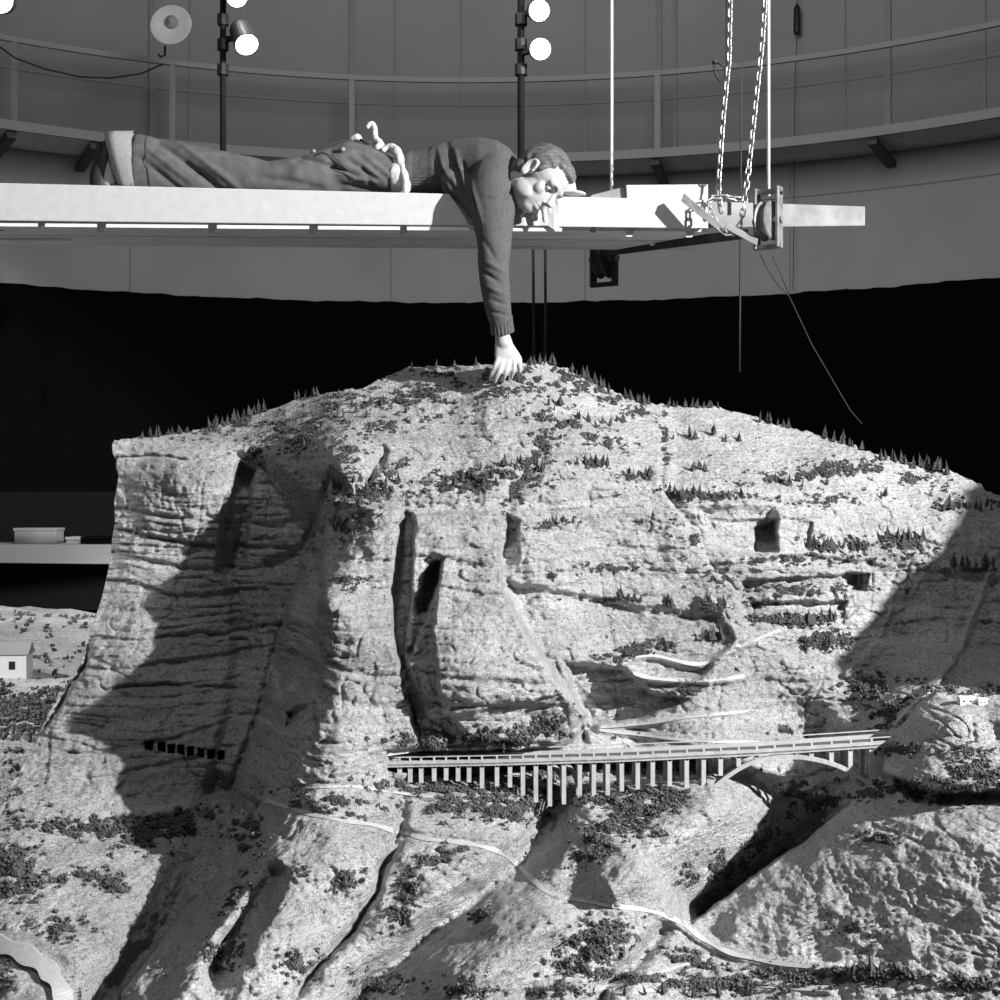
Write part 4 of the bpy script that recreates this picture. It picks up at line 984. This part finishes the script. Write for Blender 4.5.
def fuse(mb, name, m, parent, voxel, smooth=6, fn=None):
    """unite overlapping closed shapes into one continuous skin, then shape it"""
    me = bpy.data.meshes.new('tmp'); me.from_pydata([tuple(v) for v in mb.v], [], mb.f)
    bm = bmesh.new(); bm.from_mesh(me); bmesh.ops.recalc_face_normals(bm, faces=bm.faces); bm.to_mesh(me); bm.free()
    o = bpy.data.objects.new('tmp', me); col.objects.link(o)
    r = o.modifiers.new('r', 'REMESH'); r.mode = 'VOXEL'; r.voxel_size = voxel; r.adaptivity = 0
    s = o.modifiers.new('s', 'SMOOTH'); s.iterations = smooth; s.factor = 0.5
    bpy.context.view_layer.update()
    me2 = bpy.data.meshes.new_from_object(o.evaluated_get(dg()), preserve_all_data_layers=False, depsgraph=dg())
    bpy.data.objects.remove(o, do_unlink=True); me2.name = name
    n = len(me2.vertices); co = np.zeros(n * 3, np.float32); me2.vertices.foreach_get('co', co); co = co.reshape(-1, 3).astype(float)
    no = np.zeros(n * 3, np.float32); me2.vertices.foreach_get('normal', no); no = no.reshape(-1, 3).astype(float)
    if fn is not None: co = fn(co, no)
    co = co - np.array(tuple(parent_loc(parent)))
    me2.vertices.foreach_set('co', co.reshape(-1).astype(np.float32)); me2.update()
    me2.materials.clear()
    return link(name, me2, m, parent, True)

YN, YF = 5.33, 5.52      # near and far leg
# --- body: head, torso, arms, legs as one skin
HC = P(540, 180, 5.13)           # centre of the head
hu = Vector((0.75, -0.05, 0.55)).normalized()      # towards the crown
hf = Vector((0.45, -0.40, -0.75)); hf = (hf - hu * hf.dot(hu)).normalized()    # the way the face looks
hr = hf.cross(hu).normalized()     # his right
HS = 1.06
def H(r_, f_, u_): return HC + (hr * r_ + hf * f_ + hu * u_) * HS
b = MB()
def hball(mb, r_, f_, u_, a, b_, c_, n=14):
    t = MB().ball((0, 0, 0), 1.0, n)
    vs = [H(r_ + v[0] * a, f_ + v[1] * b_, u_ + v[2] * c_) for v in t.v]; mb.add(vs, t.f); return mb
hball(b, 0, -0.012, 0.030, 0.076, 0.096, 0.082)      # cranium
hball(b, 0, 0.022, -0.035, 0.057, 0.064, 0.078)      # face
hball(b, 0, 0.050, -0.082, 0.032, 0.028, 0.028)      # chin
hball(b, 0, 0.066, 0.022, 0.056, 0.022, 0.026)       # brow / forehead
for sg in (-1, 1):
    hball(b, sg * .040, 0.052, -0.022, 0.022, 0.020, 0.024)   # cheek bones
    hball(b, sg * .048, 0.018, -0.064, 0.014, 0.040, 0.028)   # jaw corners
# nose
loft(b, [(H(0, .078, .014), .009, .010, tuple(hr), tuple(hf)), (H(0, .094, -.010), .011, .013, tuple(hr), tuple(hf)), (H(0, .104, -.030), .016, .014, tuple(hr), tuple(hf)), (H(0, .088, -.040), .014, .010, tuple(hr), tuple(hf))], 12)
hball(b, 0, 0.078, -0.058, 0.022, 0.012, 0.006); hball(b, 0, 0.076, -0.069, 0.020, 0.012, 0.006)     # lips
# near ear: rim, lobe
for k in range(13):
    a = math.radians(-70 + 250 * k / 12); hball(b, 0.079 + 0.004 * math.sin(a), -0.014 - 0.020 * math.cos(a) * 0.9, -0.008 + 0.031 * math.sin(a), .0055, .0062, .0062, 6)
hball(b, 0.076, -0.012, -0.034, .007, .009, .010, 6); hball(b, 0.073, -0.012, -0.008, .007, .016, .026, 8)
# neck and torso
limb(b, [(H(0, -.035, -.055), .058), (P(518, 182, 5.20), .055), (P(500, 178, 5.27), .070)])
xloft(b, [(X_(360), 5.43, PT + .10, .10, .05), (X_(405), 5.42, PT + .085, .12, .06), (X_(440), 5.41, PT + .10, .155, .09), (X_(480), 5.37, PT + .10, .18, .09), (X_(505), 5.34, PT + .09, .15, .07)])
# hidden part of the legs inside the trousers
for Y in (YN, YF):
    limb(b, [((X_(365), 5.43 + (Y - 5.43) * .6, PT + .10), .045), ((X_(270), Y, PT + .068), .042), ((X_(190), Y, PT + .10), .04), ((X_(118), Y, PT + .15), .035)])
# right arm hanging straight down past the front of the platform
SH = P(494, 180, 5.17); EL = P(497, 262, 5.10); WR = P(502, 334, 5.155)
limb(b, [(SH, .06), (P(495, 225, 5.11), .048), (EL, .042), (P(500, 300, 5.12), .038), (WR, .027), (P(503.5, 342, 5.16), .027)])
# hand: palm, four fingers and thumb touching the rock
def fing(mb, pts): return limb(mb, pts, 12, 4)
PY = 5.17
loft(b, [(P(503, 336, 5.158), .028, .020, (1, .15, 0), (0, 1, 0)), (P(504, 344, 5.165), .034, .020, (1, .15, 0), (0, 1, 0)), (P(507, 354, 5.17), .046, .018, (1, .15, 0.08), (0, 1, 0)), (P(508.5, 361, 5.175), .047, .016, (1, .15, 0.1), (0, 1, 0)), (P(508.5, 365, 5.18), .040, .012, (1, .15, 0.1), (0, 1, 0))], 18)
fing(b, [(P(499, 356, 5.165), .0105), (P(495.5, 366, 5.155), .0098), (P(491.5, 375, 5.165), .0088), (P(490.5, 379.5, 5.18), .0075)])      # index
fing(b, [(P(503, 360, 5.165), .0110), (P(500, 370, 5.150), .0102), (P(496, 378, 5.16), .0090), (P(494.8, 382, 5.175), .0078)])   # middle
fing(b, [(P(508.5, 361, 5.168), .0110), (P(506.5, 371, 5.152), .0102), (P(503.5, 378, 5.17), .0088), (P(502.8, 381, 5.19), .0078)])     # ring
fing(b, [(P(514.5, 360, 5.172), .0105), (P(514, 369, 5.158), .0092), (P(511.5, 375.5, 5.175), .0080), (P(511, 378, 5.19), .0072)])         # little
fing(b, [(P(499, 347, 5.18), .013), (P(517.5, 356, 5.185), .0115), (P(519.5, 366, 5.19), .0100), (P(520, 371.5, 5.20), .0085)])   # thumb side
# left hand hanging under the chin
LH = [P(537, 196, 5.17)]
limb(b, [(P(512, 190, 5.30), .045), (P(528, 196, 5.20), .032), (P(538, 200, 5.165), .026), (P(543, 204, 5.15), .024)])
for (u0, v0, u1, v1, u2, v2) in ((532, 201, 526, 208, 521, 215), (536, 203, 533, 210, 532, 216), (543, 203, 544, 212, 544.5, 221), (548, 201, 549, 208, 549, 213)):
    fing(b, [(P(u0, v0, 5.155), .0105), (P(u1, v1, 5.145), .0098), (P(u2, v2, 5.15), .0080)])
fing(b, [(P(534, 198, 5.15), .011), (P(525, 202, 5.135), .010), (P(520, 206, 5.135), .009)])
def face_fn(co, no):
    d = co - np.array(tuple(HC)); r_ = d @ np.array(tuple(hr)); f_ = d @ np.array(tuple(hf)); u_ = d @ np.array(tuple(hu))
    for sg in (-1, 1):
        g = np.exp(-(((r_ - sg * .031) / .016) ** 2 + ((u_ - .000) / .011) ** 2)) * (f_ > 0.03) * (np.abs(r_) < .07)
        co = co - np.array(tuple(hf))[None] * (g * .017)[:, None]
    g = np.exp(-((r_ / .022) ** 2 + ((u_ + .0635) / .0028) ** 2)) * (f_ > 0.05) * (np.abs(r_) < .05)
    co = co - np.array(tuple(hf))[None] * (g * .006)[:, None]
    g = np.exp(-((f_ + .012) / .010) ** 2 - ((u_ + .004) / .015) ** 2) * (r_ > .06) * (r_ < .10)
    return co - np.array(tuple(hr))[None] * (g * .009)[:, None]
body = fuse(b, 'body', M['skin'], man, 0.0040, 7, face_fn)
# eyes, eyebrows
for sg in (-1, 1):
    t = MB().ball((0, 0, 0), 1.0, 8); mb = MB().add([H(sg * .031 + v[0] * .0125, .066 + v[1] * .0115, .000 + v[2] * .0115) for v in t.v], t.f)
    ey = mb.build('eye', M['eye'], man, smooth=True)
    t = MB().ball((0, 0, 0), 1.0, 8); MB().add([H(sg * .031 + v[0] * .0055, .0755 + v[1] * .003, -.001 + v[2] * .0055) for v in t.v], t.f).build('iris', M['black'], ey, smooth=True)
    mb = MB(); mb.tube([H(sg * .014, .086, .018), H(sg * .030, .086, .023), H(sg * .047, .072, .020)], [.003, .0042, .0025], 8); mb.build('eyebrow', M['hair'], man, smooth=True)
# combed-back hair
hb = MB(); hball(hb, 0, -0.018, 0.034, 0.0805, 0.096, 0.086, 20); hball(hb, 0, -0.055, -0.01, 0.066, 0.052, 0.07, 16); hball(hb, 0, 0.030, 0.078, 0.055, 0.05, 0.034, 14)
hball(hb, 0.062, 0.012, 0.018, 0.018, 0.016, 0.04, 8)
def hair_fn(co, no):
    d = co - np.array(tuple(HC)); r_ = d @ np.array(tuple(hr)); f_ = d @ np.array(tuple(hf)); u_ = d @ np.array(tuple(hu))
    st = np.sin(r_ * 420 + 5 * np.sin(f_ * 30) + 2 * np.sin(u_ * 45)) * .0022 + np.sin(r_ * 170 + f_ * 60) * .002
    co = co + no * st[:, None]
    # draw the hairline back off the face and the ear
    cut = np.maximum((f_ - (0.030 + 0.5 * (u_ - 0.045))) * 1.0, 0) * (u_ < 0.085)
    ear = np.maximum(0, 1 - np.hypot((f_ + .012) / .030, (u_ + .008) / .040)) * (r_ > 0)
    c2 = np.clip(cut / .02, 0, 1); pull = np.clip(c2 + ear * 2, 0, 1) * .022
    return co - (d / np.linalg.norm(d, axis=1)[:, None]) * pull[:, None]
fuse(hb, 'hair', M['hair'], man, 0.0042, 2, hair_fn)

# --- trousers
tr = MB()
def leg(Y, dz=0.0):
    xloft(tr, [(X_(140), Y, PT + .125, .085, .125), (X_(150), Y, PT + .122, .085, .122), (X_(175), Y, PT + .112, .085, .107), (X_(210), Y, PT + .10, .085, .098), (X_(245), Y, PT + .085, .088, .083), (X_(272), Y, PT + .073, .09, .071), (X_(300), Y, PT + .080, .10, .080), (X_(330), Y + (.02 if Y < 5.4 else -.02), PT + .100, .11, .100), (X_(360), 5.43, PT + .11, .11, .105)])
leg(YN); leg(YF)
xloft(tr, [(X_(300), 5.43, PT + .085, .10, .05), (X_(325), 5.43, PT + .11, .17, .10), (X_(348), 5.43, PT + .122, .185, .118), (X_(372), 5.43, PT + .112, .18, .108), (X_(392), 5.43, PT + .092, .168, .088), (X_(402), 5.43, PT + .082, .16, .078)])
def wr(co, no):
    x = co[:, 0]; z = co[:, 2] - PT; y = co[:, 1]
    w1 = sstep(X_(395), X_(340), x)
    # long diagonal creases down the shin and thigh
    cr = np.zeros(len(co))
    for (x0, z0, x1, z1, wd, a) in ((X_(165), .21, X_(225), .03, .012, -.016), (X_(178), .22, X_(250), .02, .010, .012), (X_(150), .14, X_(190), .02, .010, -.014), (X_(158), .17, X_(200), .05, .008, .010), (X_(195), .12, X_(235), .00, .014, -.014),
                                    (X_(300), .13, X_(350), .09, .008, -.012), (X_(305), .150, X_(362), .075, .006, -.016), (X_(350), .14, X_(385), .05, .008, -.012), (X_(360), .16, X_(395), .05, .008, -.010), (X_(372), .17, X_(398), .08, .007, -.010),
                                    (X_(345), .05, X_(392), .02, .008, -.010), (X_(355), .07, X_(385), .055, .006, .010), (X_(260), .07, X_(330), .03, .012, -.008), (X_(365), .11, X_(380), .01, .006, -.010)):
        dx, dz = x1 - x0, z1 - z0; t = np.clip(((x - x0) * dx + (z - z0) * dz) / (dx * dx + dz * dz), 0, 1)
        d = np.hypot(x - x0 - t * dx, z - z0 - t * dz); cr += a * np.exp(-(d / wd) ** 2) * np.sin(np.pi * np.clip(t * .9 + .1, 0, 1)) ** 0.5
    cr += 0.003 * fbm(x * 14, y * 14, z * 14, 3, 66)
    co = co + no * cr[:, None]; co[:, 2] = np.maximum(co[:, 2], PT + 0.003); return co
trousers = fuse(tr, 'trousers', M['denim'], man, 0.008, 5, wr)
# waistband, seams, pocket, button
for q in (1,):
    for (dx, nm) in ((0.0, 'hem_seam'), (0.045, 'hem_seam')):
        mb = MB(); pts = []
        for k in range(26):
            a = 2 * math.pi * k / 26; x0 = X_(141) + dx + (0.03 if dx else 0) * (1 - math.sin(a)) * .5
            pts.append((x0, YN + .0862 * math.cos(a), max(PT + .1225 + .1235 * math.sin(a) - dx * .15, PT + .002)))
        mb.tube(pts, .0016, 5, closed=True); mb.build(nm, M['stitch'], trousers)
def onz(u, y=5.30): return None
MB().lathe([(0, .004), (.010, .003), (.011, -.004)], P(342.5, 148.5, 5.252), (0, -.8, .6), 14).build('pocket_button', M['steel'], trousers, smooth=True)
MB().tube([P(313, 157, 5.262), P(322, 152, 5.262), P(334, 157, 5.245), P(345, 168, 5.238), P(360, 176, 5.242)], .0022, 6).build('pocket_seam', M['stitch'], trousers, smooth=True)
MB().tube([P(316, 152, 5.30), P(326, 146, 5.31), P(341, 141, 5.32), P(352, 139.5, 5.33)], .0022, 6).build('pocket_seam', M['stitch'], trousers, smooth=True)
MB().ball(P(313.5, 151.5, 5.30), (.010, .010, .009), 8).build('rivet', M['steel'], trousers, smooth=True)
# --- turned-up cuffs, socks, shoes
for Y in (YN, YF):
    mb = MB(); secs = []
    for (t, k) in ((0, 1.06), (.25, 1.08), (.6, 1.06), (1, 1.0), (1, .90), (.6, .93), (0, .93)):
        xt = X_(140.5) - .112 * t; xb = X_(144) - .050 * t        # top runs further out than the bottom
        top = Vector((xt, Y, PT + .258)); bot = Vector((xb, Y, PT + .002))
        ce = (top + bot) / 2; ez = (top - bot) / 2
        secs.append((ce, .086 * k * (1 - .1 * t), 1.0 * (k if k < 1 else 1), (0, 1, 0), tuple(ez)))
    loft(mb, secs, 30, caps=False)
    mb.build('turned_up_cuff', M['turnup'], trousers, smooth=True)
    s_ = MB(); limb(s_, [((X_(140), Y, PT + .17), .045), ((X_(122), Y, PT + .125), .043), ((X_(117), Y, PT + .055), .042), ((X_(121), Y, PT + .042), .034)]); s_.build('sock', M['sock'], man, smooth=True)
    f_ = MB(); limb(f_, [((X_(113), Y, PT + .19), .036), ((X_(109), Y, PT + .13), .040), ((X_(106), Y, PT + .075), .042), ((X_(107), Y, PT + .038), .036)], 16)
    sh = f_.build('shoe', M['shoe'], man, smooth=True)
    MB().hexa([(X_(99) , Y - .03, PT + .004), (X_(104), Y - .03, PT + .002), (X_(104), Y + .03, PT + .002), (X_(99), Y + .03, PT + .004), (X_(104), Y - .032, PT + .215), (X_(108), Y - .032, PT + .215), (X_(108), Y + .032, PT + .215), (X_(104), Y + .032, PT + .215)]).build('sole', M['shoe'], sh, bevel=.004)

# --- shirt tail and knotted white cloth at the waist
st = MB(); xloft(st, [(X_(392), 5.42, PT + .085, .160, .080), (X_(402), 5.42, PT + .088, .166, .088), (X_(410), 5.42, PT + .095, .152, .084), (X_(416), 5.42, PT + .095, .12, .06)])
def sfn(co, no): return co + no * (0.006 * fbm(co[:, 0] * 30, co[:, 1] * 20, co[:, 2] * 25, 3, 3))[:, None]
fuse(st, 'shirt_tail', M['shirt'], man, 0.008, 3, sfn)
kn = MB(); limb(kn, [(P(368, 127, 5.38), .010), (P(372, 124, 5.38), .012), (P(375, 130, 5.37), .011), (P(376, 139, 5.36), .012), (P(381, 144, 5.35), .013), (P(377, 148, 5.34), .010)], 12)
limb(kn, [(P(352, 139, 5.36), .010), (P(357, 137, 5.36), .013), (P(360, 140, 5.36), .008)], 10)
limb(kn, [(P(384, 150, 5.33), .012), (P(390, 147, 5.33), .014), (P(397, 151, 5.31), .016), (P(401, 162, 5.28), .016), (P(405, 176, 5.262), .016), (P(406, 190, 5.262), .014)], 12)
fuse(kn, 'knotted_cloth', M['shirt'], man, 0.004, 2, sfn)
MB().tube([P(360, 140, 5.34), P(366, 142, 5.33), P(372, 143, 5.33)], .006, 8).build('belt_loop', M['stitch'], trousers, smooth=True)

# --- sweater with hanging sleeve
sw = MB()
xloft(sw, [(X_(406), 5.42, PT + .098, .165, .098), (X_(420), 5.42, PT + .103, .168, .105), (X_(438), 5.415, PT + .11, .175, .115), (X_(455), 5.40, PT + .115, .19, .12), (X_(480), 5.37, PT + .115, .205, .122), (X_(497), 5.345, PT + .105, .195, .115), (X_(509), 5.325, PT + .095, .15, .095), (X_(514), 5.31, PT + .09, .10, .07)])
limb(sw, [(P(497, 168, 5.22), .075), (P(493, 190, 5.16), .088), (P(493.5, 212, 5.125), .078), (P(494, 240, 5.105), .063), (P(494, 266, 5.095), .055), (P(496, 292, 5.11), .052), (P(499, 312, 5.13), .047), (P(500.5, 322, 5.14), .040)], 22)
limb(sw, [(P(455, 183, 5.24), .055), (P(470, 196, 5.19), .055), (P(480, 208, 5.165), .050), (P(486, 216, 5.15), .045)], 18)
limb(sw, [(P(505, 188, 5.5), .07), (P(510, 185, 5.42), .06)], 16)
def wf(co, no):
    u = co[:, 0] / co[:, 1] * F + 500; v = 500 - (co[:, 2] - CZ) / co[:, 1] * F; near = co[:, 1] < 5.38
    c = np.zeros(len(co))
    for (x0, y0, x1, y1, wd, a) in ((446, 142, 466, 205, 3.0, -.016), (438, 148, 452, 195, 2.5, .010), (455, 150, 474, 215, 2.5, .012), (462, 162, 478, 220, 2.2, -.014), (470, 175, 482, 222, 2.2, .010), (433, 160, 462, 200, 2.2, -.010), (437, 180, 470, 214, 2.0, -.010),
                                    (483, 272, 500, 283, 2.2, -.010), (486, 262, 505, 272, 2.2, .008), (484, 285, 508, 296, 2.5, .007), (489, 300, 508, 305, 2.0, -.007), (488, 312, 510, 316, 1.8, -.006), (484, 240, 497, 262, 2.6, -.006), (515, 190, 500, 199, 2.2, -.010), (478, 199, 514, 199, 1.4, -.004)):
        dx, dy = x1 - x0, y1 - y0; t = np.clip(((u - x0) * dx + (v - y0) * dy) / (dx * dx + dy * dy), 0, 1)
        d = np.hypot(u - x0 - t * dx, v - y0 - t * dy); c += a * np.exp(-(d / wd) ** 2) * (0.25 + 0.75 * np.sin(np.pi * t))
    c = c * near + .003 * fbm(co[:, 0] * 12, co[:, 1] * 12, co[:, 2] * 12, 3, 8)
    # ribbed hem
    hem = 1 - sstep(X_(428), X_(434), co[:, 0]); hem = hem * (co[:, 0] < X_(436))
    ang = np.arctan2(co[:, 2] - PT - .1, co[:, 1] - 5.42)
    c = c + (hem * (0.0022 * np.sin(ang * 95)) - hem * .004) * (co[:, 0] > X_(412))
    return co + no * c[:, None]
swt = fuse(sw, 'sweater', M['wool'], man, 0.0055, 4, wf)
# ribbed sleeve cuff
mb = MB(); secs = []
ax = (P(503.5, 336, 5.158) - P(500.5, 314, 5.135)).normalized(); e1 = ax.cross(Vector((0, 1, 0))).normalized(); e2 = ax.cross(e1)
for t, r_ in ((0, .036), (.1, .0405), (.5, .0400), (.9, .0415), (1.0, .0405), (1.0, .033), (.8, .032)):
    c = P(500.5, 315, 5.137).lerp(P(502.5, 333, 5.155), t); secs.append((c, r_, t))
n = 80; vs = []; fs = []
for (c, r_, t) in secs:
    for k in range(n):
        a = 2 * math.pi * k / n; q = r_ + (.0022 if k % 4 < 2 else -.0008) * (1 if r_ > .035 else 0); vs.append(c + (e1 * math.cos(a) + e2 * math.sin(a)) * q)
for i in range(len(secs) - 1):
    for k in range(n): fs.append((i * n + k, i * n + (k + 1) % n, (i + 1) * n + (k + 1) % n, (i + 1) * n + k))
mb.add(vs, fs).build('sleeve_cuff', M['wool'], swt, smooth=False)
mb = MB(); limb(mb, [(P(515, 163, 5.17), .008), (P(518, 170, 5.14), .010), (P(518, 180, 5.12), .011), (P(517, 190, 5.11), .010)], 10); mb.build('shirt_collar', M['shirt'], man, smooth=True)

# pale sheet in place of the board's grey shading under his head and a pale cap behind it
def sheet(name, rows, th, m):
    vs = []; fs = []; nr = len(rows); nc = len(rows[0])
    for off in (0, th):
        for r_ in rows:
            for p in r_: vs.append(Vector(p) + Vector((0, off, 0)))
    N_ = nr * nc
    for i in range(nr - 1):
        for j in range(nc - 1):
            a = i * nc + j; fs.append((a, a + 1, a + nc + 1, a + nc)); fs.append((N_ + a, N_ + a + nc, N_ + a + nc + 1, N_ + a + 1))
    for i in range(nr - 1):
        for j in (0, nc - 1): a = i * nc + j; fs.append((a, a + nc, N_ + a + nc, N_ + a))
    for j in range(nc - 1):
        for i in (0, nr - 1): a = i * nc + j; fs.append((a, N_ + a, N_ + a + 1, a + 1))
    return MB().add(vs, fs).build(name, m, None, smooth=False)
rows = []
for j, v in enumerate((193, 200, 208, 216, 225.5)):
    rows.append([P(u + (j * (-.8 if i == 0 else .6 if i == 6 else 0)), v + (4.0 if (j == 4 and i >= 5) else 0), 5.190 + .004 * math.sin(i * 1.7 + j * .6)) for i, u in enumerate((516, 524, 532, 540, 548, 554, 557))])
cl = sheet('board_shading_sheet', rows, .002, M['paper']); tag(cl, 'pale crumpled sheet hanging over the platform edge beneath the man\'s head', 'sheet')
cp = MB(); c0 = P(566, 190, 5.25)
cp.add([P(560, 192, 5.19), P(576.5, 192, 5.19), P(577, 192, 5.34), P(560, 192, 5.34), P(566, 170, 5.22), P(573, 171, 5.22), P(573, 171.5, 5.32), P(566, 170.5, 5.32)], [(3, 2, 1, 0), (4, 5, 6, 7), (0, 1, 5, 4), (1, 2, 6, 5), (2, 3, 7, 6), (3, 0, 4, 7)])
ca = empty('white_cap', P(570, 193, 5.26)); tag(ca, 'upright white cap standing on the platform just behind the man\'s head', 'cap')
cp.build('crown', M['paper'], ca, bevel=.008)
MB().ball(P(572, 194.5, 5.27), (.052, .06, .010), 12).build('brim', M['paper'], ca, smooth=True)
